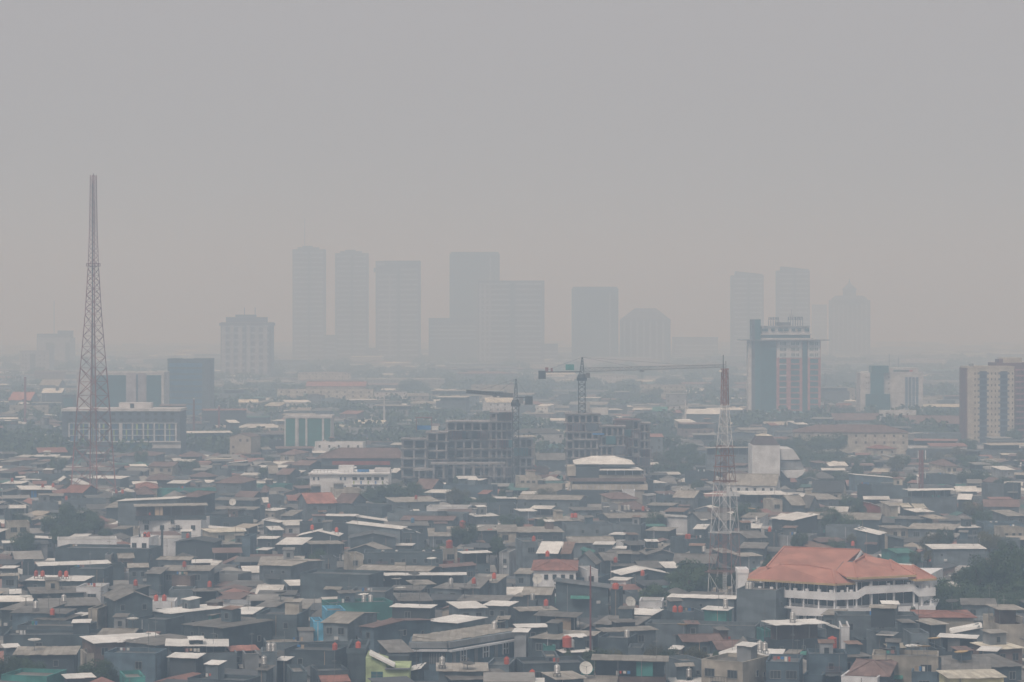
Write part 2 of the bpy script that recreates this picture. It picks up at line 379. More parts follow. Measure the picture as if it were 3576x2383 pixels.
        r0, r1 = (m, w - m) if w > d else (w/2 - .2, w/2 + .2); ya = d / 2
        zz = z + rise
        A_, B_, C_, D_ = (x0_, y0_, z), (x1_, y0_, z), (x1_, y1_, z), (x0_, y1_, z); P, Q = (r0, ya, zz), (r1, ya, zz)
        b.slab([A_, B_, Q, P], .12); b.slab([B_, C_, Q], .12); b.slab([C_, D_, P, Q], .12); b.slab([D_, A_, P], .12)
        o = b.build('roof', rm, t); q = MB()
        for (u_, w_) in ((A_, P), (B_, Q), (P, Q), (C_, Q), (D_, P)): q.bar(u_, w_, .1)
        q.build('hip_ridge', rm, o)
    # windows
    area = w * (x1 - x0)
    n = wins if wins is not None else (rnd.choice((0, 1, 1, 2, 2, 3, 3)) if w > 3 else 0)
    wi = rnd.choice((0, 0, 1, 2, 4)) if n < 4 else rnd.choice((0, 2))
    ww = (1.3, 1.9, 1.0, 2.6, .8)[wi]
    n = min(n, int((w - .6) / (ww + .5)))
    ztop = hw if rk == 'K' else hb - (rise * .5 if rk in 'BC' else 0)
    tz = ztop - (1.55 if rk != 'F' else 2.0)
    if n > 0:
        rows = 2 if hb > 9.5 and wins is not None and n > 2 else 1
        jit = 0 if n > 3 else .5
        for rr in range(rows):
            for i in range(n):
                x = w * (i + .5) / n + rnd.uniform(-jit, jit) * (w / n - ww) * .5
                link('window', WINS[wi], t, (x, -.012, tz - rr * 3.1))
    if corner is not None and rnd.random() < .8:   # small openings on the flank wall
        for i in range(rnd.choice((1, 2, 2, 3))):
            yy = d * rnd.uniform(.15, .85)
            o = link('window', WINS[rnd.choice((2, 4, 0))], t, (w + .012 if side != 'L' else -.012, yy, tz - rnd.uniform(0, 1.5)))
            o.rotation_euler = (0, 0, R(90 if side != 'L' else -90))
    if rnd.random() < .22 and rk != 'H':
        q = MB(); x = rnd.uniform(.5, w - .5); q.bar((x, d * .6, hb - .5), (x, d * .6, hb + rnd.uniform(3, 5)), .035)
        zt = hb + 2.9
        for i in range(4): q.bar((x - .5 + .05 * i, d * .6 - .3 + .2 * i, zt), (x + .5 - .05 * i, d * .6 - .3 + .2 * i, zt), .02)
        q.bar((x, d * .6 - .35, zt), (x, d * .6 + .4, zt), .02); q.build('antenna', M['steel'], t)
    if rnd.random() < .3 and n:
        q = MB(); x = rnd.uniform(.6, w - .9); q.box(x, x + .8, -.32, -.02, tz - 1.6, tz - 1.05); q.build('air_conditioner', M['whitesteel'], t)
    # later additions: lean-tos, stair rooms, awnings, balconies, washing, pipes
    z_ = hw if rk in 'FK' else hb
    if w > 4 and rs.random() < .45 and (yt < 2330):
        q = MB(); x = rs.uniform(.2, .55) * w; l = rs.uniform(1.8, 4.5); z = z_ - rs.uniform(2.2, 3.4); q.sheets((x, -1.5, z - .45), (min(w, x + l), -1.5, z - .45), (min(w, x + l), -.02, z), (x, -.02, z), .05)
        q.build('awning', RF[rs.choice('gpnbwdtn')], t)
    if w > 5 and rk != 'H' and rs.random() < (.5 if rk == 'F' else .22):
        q = MB(); rw = rs.uniform(1.8, 3.4); x = rs.uniform(.5, max(.6, w - rw - .5)); y0_ = d * .5; zr0 = (zr if rk == 'F' else z_ - .3); hh = rs.uniform(1.8, 2.6) + (rise if rk in 'AGY' else 0)
        y1_ = min(d - .4, y0_ + 2.4); q.box(x, x + rw, y0_, y1_, zr0, zr0 + hh); o_ = q.build('stair_room', W[rs.choice('dmlcnbk' + wall)], t)
        q = MB(); q.sheets((x - .3, y0_ - .3, zr0 + hh + .08), (x + rw + .3, y0_ - .3, zr0 + hh + .08), (x + rw + .3, y1_ + .3, zr0 + hh + .4), (x - .3, y1_ + .3, zr0 + hh + .4), .05, pitch=.9); q.build('stair_room_roof', RF[rs.choice('gpwngb')], o_)
        if rs.random() < .6: link('door', WINS[2], o_, (x + rw * .5, y0_ - .012, zr0 + hh - 1.2))
    if w > 4 and rs.random() < .3:
        q = MB(); x = rs.uniform(.1, .5) * w; l = rs.uniform(2, 4); x2 = min(w, x + l); z = z_ - rs.uniform(2.9, 3.6); q.box(x, x2, -.9, -.02, z - .12, z); q.build('balcony_floor', M['concrete_dark'], t)
        q = MB(); k_ = x
        while k_ < x2: q.box(k_, k_ + .05, -.9, -.85, z + .003, z + .9); k_ += .28
        q.box(x, x2, -.9, -.85, z + .9, z + .96); q.build('balcony_rail', M[rs.choice(['steel', 'whitesteel', 'teal', 'darksteel', 'mutedsteel'])], t)
    if rk in 'FK' and w > 4 and rs.random() < .5:
        q = MB(); x = w * rs.uniform(.1, .5); l = rs.uniform(1.5, 3)
        q.bar((x, .5, z_ + .9), (x + l, .5, z_ + .9), .02); q.build('washing_line', M['steel'], t)
        i_ = x
        while i_ < x + l - .4:
            ww_ = rs.uniform(.3, .6); hh_ = rs.uniform(.4, .8); q = MB(); q.box(i_, i_ + ww_, .48, .52, z_ + .9 - hh_, z_ + .9); q.build('washing', M[rs.choice(['whitesteel', 'redsteel', 'bluetarp', 'tan', 'teal', 'orange', 'navy', 'dish', 'darksteel'])], t); i_ += ww_ + rs.uniform(.1, .3)
    if rs.random() < .4:
        q = MB(); x = rs.uniform(.1, .9) * w; q.bar((x, -.07, .5), (x, -.07, z_ - .1), .05); q.build('drain_pipe', M[rs.choice(['whitesteel', 'steel', 'tan'])], t)
    cth, sth = math.cos(a), math.sin(a)
    loc = lambda x, y, z: Vector((C.x + x * cth - y * sth, C.y + x * sth + y * cth, z))
    cen = loc(w / 2, d / 2, 0)
    rec = dict(root=t, c=cen, r=(w + d) / 4, w=w, d=d, a=a, C=C, h=h, wall=wall, rk=rk, rc=rc, n=n, label=label, D=D, items=[], x=(x0 + x1) / 2, y=yt)
    HOUSES.append(rec)
    for code, px in items:
        X = (px - CX) * k; u_ = (X - C.x) / cth if abs(cth) > .2 else w / 2
        u_ = max(.6, min(w - .6, u_)) if rk != 'Z' else u_
        yy = min(d * .4, 1.6) if code in 'TsBQ' else d * .5
        if rk == 'F': zz = base + zr
        elif rk == 'K': zz = base + hb + .1 + rise * yy / d
        elif rk == 'A': zz = base + hb + .1 + rise * yy / d
        elif rk in 'GH': yy = d / 2; zz = base + hb + rise + .1
        elif rk == 'Y': yy = d * .3; zz = base + hb + rise * (1 - abs(u_ / w - .5) * 2) + .1
        else: zz = base + hb + rise * .5
        put_item(code, loc(u_, yy, zz - .02), rec, rnd.uniform(0, 6.28) if code not in 'V' else rnd.uniform(-.5, .5)); rec['items'].append(code)
    return rec

def tile(ox, oy, text):
    for ln in text.strip().splitlines():
        ln = ln.strip()
        if not ln or ln[0] == '#': continue
        lab = None
        if '"' in ln: ln, lab = ln.split('"')[0], ln.split('"')[1]
        p = ln.split(); kw = {}; items = []
        for q in p[6:]:
            key, val = q.split('=') if '=' in q else (q[0], q[1:])
            if key == 'c': kw['corner'] = ox + float(val) / ZF
            elif key == 'C': kw['corner'] = ox + float(val) / ZF; kw['side'] = 'L'
            elif key == 'w': kw['wins'] = int(val)
            elif key == 'z': kw['base'] = float(val)
            elif key == 'd': kw['deep'] = float(val)
            else: items += [(key, ox + float(e) / ZF) for e in val.split(',')]
        house(ox + float(p[0]) / ZF, ox + float(p[1]) / ZF, oy + float(p[2]) / ZF, float(p[3]), p[4], p[5], wins=kw.pop('wins', None), items=items, label=lab, **kw)
tile(0, 1900, """
475 1420 50 9 Fk d c=1355 w0
1010 1210 130 8 Gp40 n
945 1012 100 8 Fg l w1
300 970 198 8 Kw30 n
965 1130 190 8 Fd d
1130 1340 215 9 Ap30 m C=1180 w2
1340 1470 270 8 Ag55 d
1465 1920 243 8 Ap45 m w2 T=1672
0 150 290 8 Ap14 m
12 138 220 8 Aw16 m
160 310 165 8 Fd d w1
245 800 333 8 Aw42 d T=305,365,530,586
640 975 230 9 Fk d w0
885 965 312 7 Fk k w0
175 745 455 8 Ag55 d C=300 w2 S=570
695 940 398 9 Fw w w3 "white modern house with tall dark windows between slim fins, near the big grey gable"
960 1330 412 8 Ag40 d T=1290
870 1375 512 11 Yg70 d C=1060 w2 "tall grey house whose large gable end dominates the near rows"
1375 1595 528 8 Fw w w2 T=1493,1378
1530 1760 425 8 Fd m
1745 1990 432 8 Kg18 k T=1918
1565 1845 292 7 Fn n w0
1345 2010 636 8 Aw60 m c=1560
1670 2130 650 7 Ap50 t c=1940
2120 2360 638 8 Aw60 m w1
1645 2430 768 9 Ag90 d c=2030 w3
1215 1645 690 8 Fd d w0
320 690 690 7 Ag50 d T=440
105 640 630 8 Ag40 b s=300
0 520 606 8 Ag75 d S=122
280 890 572 7 Ag70 d s=580
50 175 455 7 Aw40 m
805 950 595 9 Fc c w1
655 805 655 7 Aw26 l
150 830 752 7 Fp m w0
0 955 838 7 Fd d w1
890 1215 852 7 Gp75 d S=1170,1300
680 1480 905 8 Aw55 n C=870 w3
1060 1800 925 8 Ag75 m c=1420
1490 2060 935 8 Kw60 m
2065 2340 976 7 Ar40 k
110 670 1012 7 Ap70 d S=290
0 160 945 7 Aw12 m
290 590 1056 6 Aw52 t
680 940 1005 6 Fc c w0
945 1480 1000 8 Fb b w1
1545 1830 1036 7 Aw36 k w0
1480 2150 1010 7 Fm m w2
2150 2360 1010 7 Fl l w1
555 840 1226 6 Aw34 k
0 540 1205 6 Ft t
1020 1320 1225 6 Fg t
1700 2353 1240 6 Fd d w3
""")
tile(900, 1900, """
0 390 195 8 Ap80 m
40 550 200 9 Gp45 m c=300
550 720 128 9 Fd m w1
770 960 100 9 Fc c w2
960 1690 82 9 Fd d w7 v=1140,1265,1515,1605
1655 1822 45 9 Fc c w2 Q=1760
1690 1840 158 6 Fr r w0
1840 2120 85 9 Kw14 d
2205 2360 80 10 Fl l w1
910 1660 242 8 Gp42 d S=1628
1660 1985 208 8 Bb20 b
1135 1890 285 8 Kw12 k
380 1135 278 10 Fd d w0 "long windowless charcoal block with five pale panels along its roof edge"
1360 1610 372 7 Ap38 d w1 M=1268
1210 1515 422 7 Ag40 d S=1240
1890 2110 402 8 Ag100 d T=1960
2030 2270 352 8 Ap75 m T=2195
1610 1970 408 7 Ag48 m s=1740
815 1220 442 8 Fg m w0
1230 1580 522 7 Ag72 d S=1272,1262
1835 2320 522 7 Ag52 d M=1790
1735 2080 587 9 Aw50 m C=1845 w3 "house with bright white sheet roof and dark glazed front beside a narrow shaded yard"
2070 2360 562 8 Aw38 m
1225 1615 578 8 Aw14 k
560 1225 548 7 Fd t w0 S=1000 s=980,1040
0 270 572 7 Ag88 d M=150
275 460 590 7 Ap45 m
595 1045 722 9 Gp95 m c=820 w2 "grey two-storey house with two dark square windows under a pale rusty roof"
945 1560 762 9 Gb75 b c=1060 w1
450 598 712 9 Fu u w2 "slim bright blue house squeezed between grey walls"
555 800 612 8 Fu u w0
1540 2070 722 8 Aw52 d c=1820
1845 2360 822 8 Aw45 d s=2150 S=2195
-20 430 648 10 Fd d w2 "dark grey windowless-looking house with two small white framed windows in a column"
0 935 905 6 Fl m w0
1085 1400 990 8 Ag110 k w0
235 820 972 7 Fd d w1 T=812
0 175 990 8 Fm m w2 s=105,150
175 292 1062 6 Aw24 k
548 822 1256 5 Ar66 n
222 450 1172 6 Fp d
450 830 1165 6 Fd d
1640 2085 1160 7 Ap68 m s=1570,1612
1665 2310 1242 6 Ag80 d M=1970
2085 2360 1108 7 Fk m T=2300
1385 1480 1150 6 Bw30 d
0 110 1150 6 Ag40 m s=20
350 470 700 7 Ap40 c w1
""")
tile(1800, 1900, """
0 205 -18 11 Fm m C=70 w1 T=178
205 370 136 7 Aw45 m
165 578 238 10 Hr100 w w6 T=285 "white two-storey house under a bright red hipped tile roof with a row of dark openings"
578 755 240 9 Fw w w3
200 870 306 7 Fm b w6 V=430,470
535 780 172 8 Yg90 m w1
770 1070 116 8 Ag62 d
740 935 150 8 Gg70 d
1155 1465 96 8 Yg40 m w1
1150 1330 95 8 Ap30 m
1450 1890 172 7 Gg80 d s=1700
890 1160 202 7 Ag42 d w3 T=870
1090 1330 218 7 Gg60 d
1300 1490 218 7 Gw50 d
900 1410 280 7 Yw46 d w0
870 1062 330 7 Aw24 w w1
1065 1255 296 7 Fm m T=1248
370 870 372 11 Cd60 d w1 "tall dark grey slab-walled house with a roofline sloping down to three orange tanks"
870 995 420 10 Fd d w0 T=880,897,943
0 185 272 7 Ap48 m w2
70 370 462 8 Gp65 m V=178
0 120 478 7 Ap28 m w1
120 200 520 7 Fc m s=150
0 370 612 8 Ap32 d T=300
185 600 662 8 Kg42 k
975 1345 642 8 Aw50 d V=945
1010 1235 452 6 Fp m w0
1130 1375 526 7 Fc w w3
1410 2030 492 8 Aw24 m w1 "long low house with thin white roof edge at the foot of the big lattice tower"
1720 1985 602 8 Aw28 t w0 s=1948
2030 2571 428 11 Fm m w0 c=2380 s=2110,2135 "big blank grey-rendered house against the salmon-roofed hall"
735 1250 742 8 Ag76 d c=1100
885 1095 716 9 Ag20 k
760 1290 802 8 Ap30 m w2
1190 2250 742 8 Fm m w0
1350 1730 632 8 Fd d w1 T=1425,1530
0 285 762 8 Aw24 d
150 640 872 8 Ap75 d c=400
490 760 832 8 Ap34 m w2
210 365 935 7 Fe t w0
-10 120 802 9 Aw24 l w0
385 700 990 6 Aw32 d Q=497 s=540
1495 1890 892 7 Gb62 d O=1370
1820 2085 962 7 Gb78 d
1975 2178 972 8 Yp66 l w0
715 1390 1064 9 Kp45 n "wide open-sided brown building with dark shaded top floor and hanging tan and white sheets"
1390 1722 1072 8 Fp m w3
1885 2360 1040 8 Yw75 r w0 s=2235,2278
1715 2356 1086 9 Fc c c=2075 w3 "cream-fronted building with planted roof edge at the near corner of a lane"
245 400 1042 7 Fl m w0
0 662 1098 7 Fd d w2
270 625 1236 7 Ap62 d s=260
400 925 1262 6 Ap58 d V=635
20 262 1266 5 Aw28 d T=160
600 720 1190 6 Fg t
760 1130 860 8 Fd d w0 s=1075,1210,1250,1305
1030 1190 950 7 Fm m w0
1420 1540 960 6 Aw24 c
1100 1400 1262 5 Fm m w0 B=975
1430 1720 1262 5 Aw20 k s=1595
1690 2240 900 6 Fm m w0
2230 2360 800 8 Fk t w1
930 1120 1240 5 Aw30 m
""")
tile(2676, 1900, """
0 572 745 10 Kw40 k s=290
0 572 802 8 Fl m C=190 w1
570 700 775 8 Cw30 d
685 782 760 9 Fw w w2 "narrow white house with tall recessed front beside a round orange tank"
525 772 650 8 Ap32 m c=660 w2
655 1400 660 10 Fd m w3 "long blue-grey blank building in front of the white hall balconies"
960 1200 585 13 Ap18 k z=9.5
1400 1650 737 9 Ap48 k w0
1410 1910 668 8 Hr56 c w0 M=1735
1800 2136 556 8 Ag56 m
2035 2360 676 10 Fc c w4 "weathered concrete apartment house with balconies and pale canopy, edge of the tree grove"
2080 2360 602 12 Kp46 c
1712 2000 790 7 Bw60 m
1590 1945 856 8 Kw14 k
1030 1205 832 8 Kw12 d
1105 1312 945 6 Ac56 c
1305 1490 822 9 Fd m w1
1945 2360 962 7 Ac62 n
1950 2160 975 7 Aw36 d
1630 2130 1152 8 Ag120 d O=1785
1690 2360 1132 8 Ag110 d
1635 2182 1225 8 Ac66 y w0 "pale yellow house with bright cream sheet roof in the near corner"
975 1632 1026 9 Fc c w2 S=1325,1372 O=1432
765 1335 1200 8 Hb140 d M=1050
690 1122 1216 8 Fc w w0
390 760 1008 9 Fb b w1
620 950 1034 8 Ag34 b
190 326 1000 8 Ap30 r w0
-10 182 1022 8 Aw58 r w0
0 392 1082 9 Fb b w2
785 962 882 6 Fd d w0
960 1500 822 8 Fd m w2 M=1030
1330 1632 1172 7 Fb b w1
575 680 960 7 Fm d Q=605
1480 1640 960 7 Fd d O=1770
340 620 1200 6 Fd b
2080 2360 1190 6 Fd k
1130 1410 740 9 Fm m w2
""")
tile(0, 1480, """
290 600 264 7 Ar44 d
300 520 300 6 Aw16 d
170 390 347 6 Fp m
1110 1440 292 8 Hb46 m w0
1620 1820 302 7 Hb50 d
1290 1560 515 7 Hb60 d
1970 2285 542 9 Hb72 m w2 "mid grey house with broad brown hipped roof and two white balcony doors"
1360 1620 388 8 Gb38 c w3
2080 2250 352 7 Bw20 d
2255 2360 400 8 Fl l w1
645 800 540 8 Cw60 w w0
800 1145 500 8 Aw22 m
580 830 627 8 Gr66 m
1030 1215 640 8 Fm m T=1045,1105
1160 1430 592 8 Hr58 c w0
1150 1400 646 7 Hb72 d
100 490 606 8 Kw36 w T=385,480
0 100 620 7 Ag30 d
100 252 732 8 Cw50 k
250 520 720 8 Fm m w0
520 950 700 8 Fm m w1 T=595
950 1245 765 8 Hp55 d
1265 1860 882 10 Fw w w4 d=14 "white three-storey block with three large dark openings and grime-streaked walls"
1205 1870 755 14 Kp20 k z=10
1070 1660 695 14.5 Bw30 m w0
1655 1885 668 13 Hb58 k
1045 1255 900 8 Bw14 m
1535 1700 545 7 Aw28 d
1780 1990 640 7 Fm m
1880 1945 672 7 Cw50 d
1905 2160 826 8 Hk46 m w1
1870 2300 862 8 Fd d w2
1815 2220 992 8 Ac34 c w1
1890 2230 967 8 Cw30 d
470 1050 1062 9 Fw w w5
1190 1412 1040 11 Fw w w4 T=1305,1345,1385
480 640 1120 6 Fd n T=505,545,590
1410 1800 1052 8 Fw w w0 T=1710
1600 1990 1082 8 Yk26 k
0 260 905 9 Fm c w2
0 100 802 9 Fd d
650 790 1032 6 Aw24 m
260 480 1050 6 Cw14 m
370 500 872 7 Aw22 m
505 640 520 7 Yw30 m
20 210 548 7 Aw24 m w1 T=100
190 370 512 6 Aw16 d
120 260 492 6 Aw12 d
0 200 442 7 Hb42 k
2210 2310 1032 10 Fu b w1
1920 2360 782 7 Ap24 m V=2088
1030 1180 962 7 Ap28 m
1180 1262 960 9 Fc c w1
260 640 460 8 Fd d
640 1110 430 7 Gg30 m
1440 1760 1242 8 Gp24 m
1740 1920 1270 8 Aw28 n
1950 2353 700 7 Ag25 d
1400 1960 600 7 Fd t
1640 1860 430 7 Fd d w1
340 560 660 7 Ap20 d
2020 2240 1100 7 Ap20 m
0 240 1090 7 Aw18 m
1840 2100 420 7 Fm m
1880 2110 330 6 Ac16 c
250 380 240 6 Aw14 c
0 170 350 6 Ap20 n
60 330 160 6 Ac26 m
320 540 110 7 Gc24 m
""")
tile(900, 1480, """
205 430 282 8 Hb50 c w1
320 580 378 8 Gb42 m
180 360 462 8 Gb52 d
60 180 452 8 Gp70 m
0 250 400 7 Aw20 d
325 710 727 9 Gr92 m C=460 w2 "mid grey house with large orange-red tiled roof and a blank gable flank"
705 965 722 9 Gb82 d w0
240 362 702 7 Ar50 m
78 240 662 9 Fm m w1
645 942 600 8 Fc c w0 "low pinkish building topped by a pale balustrade beside the grove"
525 652 552 8 Fn r w0
1425 1700 592 8 Gb86 m w0
1690 2190 562 9 Fd b w1
2020 2132 642 9 Ar34 d w0
1820 2000 502 9 Aw22 d w1
1945 2085 516 9 Aw14 d
1160 1655 717 8 Ap42 m w2 T=1455
780 1220 752 9 Fd d w3
1540 1948 762 8 Fw w w0
1180 1925 822 9 Fd m w0 M=1270
610 900 842 9 Aw16 k w0
885 1172 872 8 Cw46 d w0
822 1345 935 9 Cw50 m w1
1340 1468 985 8 Cw34 m w0
1150 1550 932 8 Ag36 d B=1415
1310 1820 882 8 Gb36 d
360 830 912 9 Fk k w0 "long blackish flat-roofed block with bare walls, directly behind two white-edged gables"
370 750 1022 9 Yw42 d w0 T=485,738
835 1258 1042 9 Yd42 d w0
820 1200 1160 7 Yp56 d w0
180 452 1102 8 Aw62 k w2 "open white-framed terrace house under a bright corrugated white roof panel"
415 772 1102 8 Kp28 k
1550 1772 1027 8 Ap72 m w1
1770 2188 982 9 Ap36 d Q=1785
1765 2052 960 9 Bw26 d
1925 2192 847 8 Aw24 m S=2010
2010 2132 866 7 Aw12 m
2188 2360 987 9 Ap62 c w2
1300 1452 1002 9 Fd d
60 225 972 7 Aw34 d
0 122 1152 7 Aw18 d
55 212 892 7 Cw24 m
450 608 902 7 Ar66 n w0
215 372 842 7 Ap52 m
60 235 792 7 Aw22 c T=80
0 80 627 7 Hb62 d
0 55 757 9 Fd d
2155 2360 682 8 Aw14 d
2090 2360 742 9 Fd d w2
485 620 267 8 Aw16 m
1200 1302 447 7 Aw40 d
1820 2060 1180 7 Fd d
0 180 1050 7 Aw20 k
1255 1420 1110 7 Aw14 d
1330 1560 700 7 Hb40 d
2040 2190 1010 8 Fd d T=2055,2100,2145
0 300 560 6 Fb t
""")
tile(1800, 1480, """
20 662 692 9 Gp38 m w4
0 242 487 9 Fc c w4
0 458 557 8 Fc c w0
805 1112 687 9 Hb62 c w1
990 1212 782 8 Hb76 n w0
1298 1450 660 9 Fl b w2
1448 1745 672 9 Gp62 m v=1470,1530,1590
1170 1300 655 8 Bl l w2
1450 2110 692 8 Fd d w0
795 937 737 9 Fl l w2 "small pale lilac box-like house with two tiny windows on the ridge of roofs"
940 1122 832 8 Cw46 w w0 s=975,1050
500 790 792 7 Ag28 m w3
780 1380 862 8 Gp42 d w0 S=815 T=1220 v=925,990,1130,1260
1205 1492 747 8 Ap24 d
1370 1602 802 8 An34 d
1385 1602 852 8 Cl w w0
1600 1822 872 9 Gg62 m w3
1800 2000 880 8 Gg60 d
1635 1787 962 8 Aw42 d S=1745
178 592 892 8 Ap32 k T=540,565,675
430 892 922 9 Fd m w2
890 1202 922 9 Fm m w1
-10 432 992 8 Ap48 k
870 1032 1012 8 Aw18 d w1
1200 1482 977 8 Ap32 k
1195 1362 937 8 At18 d
470 900 1087 8 Gp52 m
205 432 1182 9 Aw104 k w0 "house with two broad white sheet roof panels laid side by side"
425 542 1186 9 An104 k w0
1435 1792 1057 9 Fd d T=1510,1540,1585,1612
930 1222 1087 7 Fc w w2
605 722 1167 7 Ct34 t
1190 1422 1142 9 Ap48 m v=1350
720 912 1102 8 Aw24 m
1175 1372 542 8 Aw22 m
1930 2452 560 10 Gp100 w w6 "white church-like hall with long pale roof and a small arched central porch"
2020 2530 652 10 Kw34 m w5
2070 2342 857 8 Ap44 w w2 O=2118
2120 2292 952 8 Hw38 k s=2190
2000 2292 1042 8 Gg62 m w2
2055 2340 1137 7 Ag52 d
2000 2242 1212 8 Ap28 m w1
2290 2400 990 9 Fd d T=2325
1745 2185 222 14 Kp8 m w3 "unfinished-looking concrete frame building with open bays next to the white windowless tower"
380 862 622 9 Fk k w0
975 1102 617 9 Fw w w0
1560 1832 442 9 Fd d w2
1175 1260 520 9 Fk k
30 300 400 8 Fd n w0
0 180 120 18 Kc10 c
180 460 330 9 Gg60 d
0 190 800 8 Aw20 m
640 800 640 8 Fm t
1820 2000 1180 7 Ap40 d
60 260 1000 7 Fg b
900 1010 1140 7 Aw20 c
1000 1180 1190 7 Gg20 m
""")
tile(2676, 1480, """
265 1320 80 14 Hb70 c w12 "long cream two-storey school block under a brown hipped roof beside dark tall trees"
415 777 622 9 Gk104 c w3
780 1172 482 9 Cw34 b w0
835 1322 562 9 Fd d w0
835 992 560 10 Fk k w0
1280 1752 612 11 Kw14 d w1
1285 1757 682 9 Fd m w0
1757 1975 692 9 Gw46 d c=1860 w0
1998 2178 552 10 Fw m w0
2175 2360 550 10 Fd d w0
145 372 742 8 Gp82 d w0
340 482 747 8 Yg82 m w1
290 517 667 8 Aw28 m
410 667 692 8 Ap48 m w1
883 1048 742 8 Cw44 r w0
80 485 862 10 Bw44 k C=245 w0 "blackish two-storey building with a slanting white roof above pale lower walls"
78 487 1022 8 Fl l w1
380 1112 872 8 Gp58 d w1
545 887 942 9 Fm m w0
822 1112 990 9 Cw48 d w0
1110 1282 1042 8 Cd34 d w0
1060 1312 957 8 Ap24 c w2
1305 1812 962 8 Ap48 m w3
1658 1957 952 8 Aw14 d
1095 1202 752 8 Ap44 c
1255 1362 762 8 Hc34 k
1370 1512 772 8 Hc38 k
1970 2360 912 9 Fb b w0 v=2090,2140
2123 2360 952 9 Fc c w4
2138 2360 842 9 Ap52 m
2000 2360 757 8 Gb62 m
1518 2000 1142 8 Aw40 m w2
1110 1362 1182 7 Gt38 t w0 "teal-green walled shed under matching green roof behind the salmon-roofed hall"
1750 2360 1060 8 Fb m w0
318 592 1132 8 Hn52 n w0
720 822 1120 6 Fd d T=800
1430 1560 1262 6 Fd d T=1480,1500
1568 1742 387 8 Hb64 c
2108 2267 422 8 Aw34 l w1
1380 1782 100 9 Fm m w1
1440 1737 472 9 Fd d w0
1180 1500 870 7 Ag26 d S=1410
450 680 1000 7 Fd d
890 1190 230 7 Hr40 c
2160 2330 285 7 Ac14 n w2
0 150 700 9 Fc c w3
""")
# mid-distance blocks, photo rows 1250 to 1500
tile(0, 1100, """
75 330 775 12 Gr100 m
60 430 830 11 Fc c w4
375 560 712 14 Aw40 k
360 570 640 15 Gp50 m
60 460 1010 12 Fm m w5
365 430 945 15 Fl l w0
1680 1950 1010 10 Fm m w3
1850 2060 880 12 Aw14 m
2040 2180 985 11 Aw24 k
2160 2353 800 10 Gc26 c w3
1920 2040 600 12 Fc c
2180 2353 670 10 Fc c
1940 2100 770 10 Fw m
0 200 1000 10 Fd d
0 150 900 9 Ap20 d
""")
tile(900, 1100, """
175 1060 680 16 Fc c w12 "long cream apartment row of four blocks, far behind the green glass building"
440 1000 650 16 Gr40 c w0
220 480 800 11 Aw20 w w2
60 250 830 9 Ac30 c
690 850 1030 9 Ac24 m
905 1000 830 10 Aw22 n
1130 1360 835 11 Aw24 n
1580 2250 695 15 Kp10 c w5
1950 2353 640 17 Fc c w3
2050 2353 800 13 Gc40 w w4
885 1180 990 10 Gc26 c w2
780 900 970 10 Cw40 d
750 960 905 10 Ar30 n
1380 1680 810 11 Ap20 c
690 1330 1090 7 Gm60 m w0
175 245 1010 9 Fw c w1
85 270 1150 9 Fk k w0
520 980 1160 12 Fw w w5 "white flat-roofed three-storey building behind the long maroon tiled roof"
1600 1830 790 12 Aw16 c
0 100 800 9 Ap20 c
1350 1560 740 13 Gp24 c
0 120 1230 8 Ap20 m
30 160 870 8 Fc c
2120 2353 900 9 Fm m
""")
tile(1800, 1100, """
190 360 835 12 Aw22 w w3
0 180 830 12 Fm m w3
150 250 1010 10 Aw16 c
330 460 1080 10 Ac30 c
750 850 850 13 Fw m w1
1560 1880 905 14 Aw44 m w0
1460 1670 990 11 Aw36 c w2
1670 1865 1000 11 Bw44 m w0 "pale school building with three overlapping white roof planes, behind the lattice tower"
1140 1560 640 14 Fc c w8
1250 1400 880 11 At40 m
1430 1520 895 11 Ar24 d
800 1020 825 12 Fm m
650 680 800 16 Fc c
1950 2100 860 9 Aw10 m
860 980 1170 8 Aw20 m
1240 1620 1160 7 Ap20 n
2020 2300 1050 8 Gp20 c w3
""")
tile(2676, 1100, """
215 385 1000 10 Aw30 m M=300
1005 1130 938 9 Aw12 c
1195 1400 938 9 Aw20 c
600 1180 960 8 Gb60 m
1180 1820 990 8 Gb70 m
0 260 1040 8 Fm m w3
1440 1640 740 11 Fc c w3
1430 1820 840 9 Ac24 m
500 620 870 9 Gr40 c
640 800 850 9 Gr40 c
0 110 1010 8 Gr20 m
1400 1520 630 12 Fc m
""")
# ------------------------------------------------------------------ landmark buildings, measured off their front faces
LM = []            # (phrase, point)
def block(name, D, x0, x1, yt, depth, wall, label, cat='building', base=0.0, rooft=True, group=None, rot=0.0):
    a = dp(x0, yt, D); b_ = dp(x1, yt, D); w = b_.x - a.x; h = a.z - base
    t = root(name, (a.x, D, base), rot); tag(t, label, cat, group)
    m = MB(); m.box(0, w, 0, depth, 0, h); m.build('wall', M.get(wall) or W[wall], t)
    t['_w'] = w; t['_h'] = h; t['_x0'] = x0; t['_D'] = D; t['_base'] = base
    if rooft:
        q = MB(); q.box(-.15, w + .15, -.15, .25, h + .003, h + .9); q.box(-.15, w + .15, depth - .25, depth + .15, h + .003, h + .9)
        q.box(-.15, .2, .25, depth - .25, h + .003, h + .9); q.box(w - .2, w + .15, .25, depth - .25, h + .003, h + .9)
        q.build('roof_parapet', M.get(wall) or W[wall], t)
    return t
def rect(t, part, x0, y0, x1, y1, mat, out=.18, back=0.0, parent=None):
    D = t['_D']; k = D / F; X = lambda px: (px - t['_x0']) * k; Z = lambda py: H - (py - YH) * k - t['_base']
    m = MB(); z0 = max(Z(y1), .01); m.box(X(x0), X(x1), -out, -.004 + back, z0, Z(y0))
    return m.build(part, M.get(mat) or W[mat], parent or t)
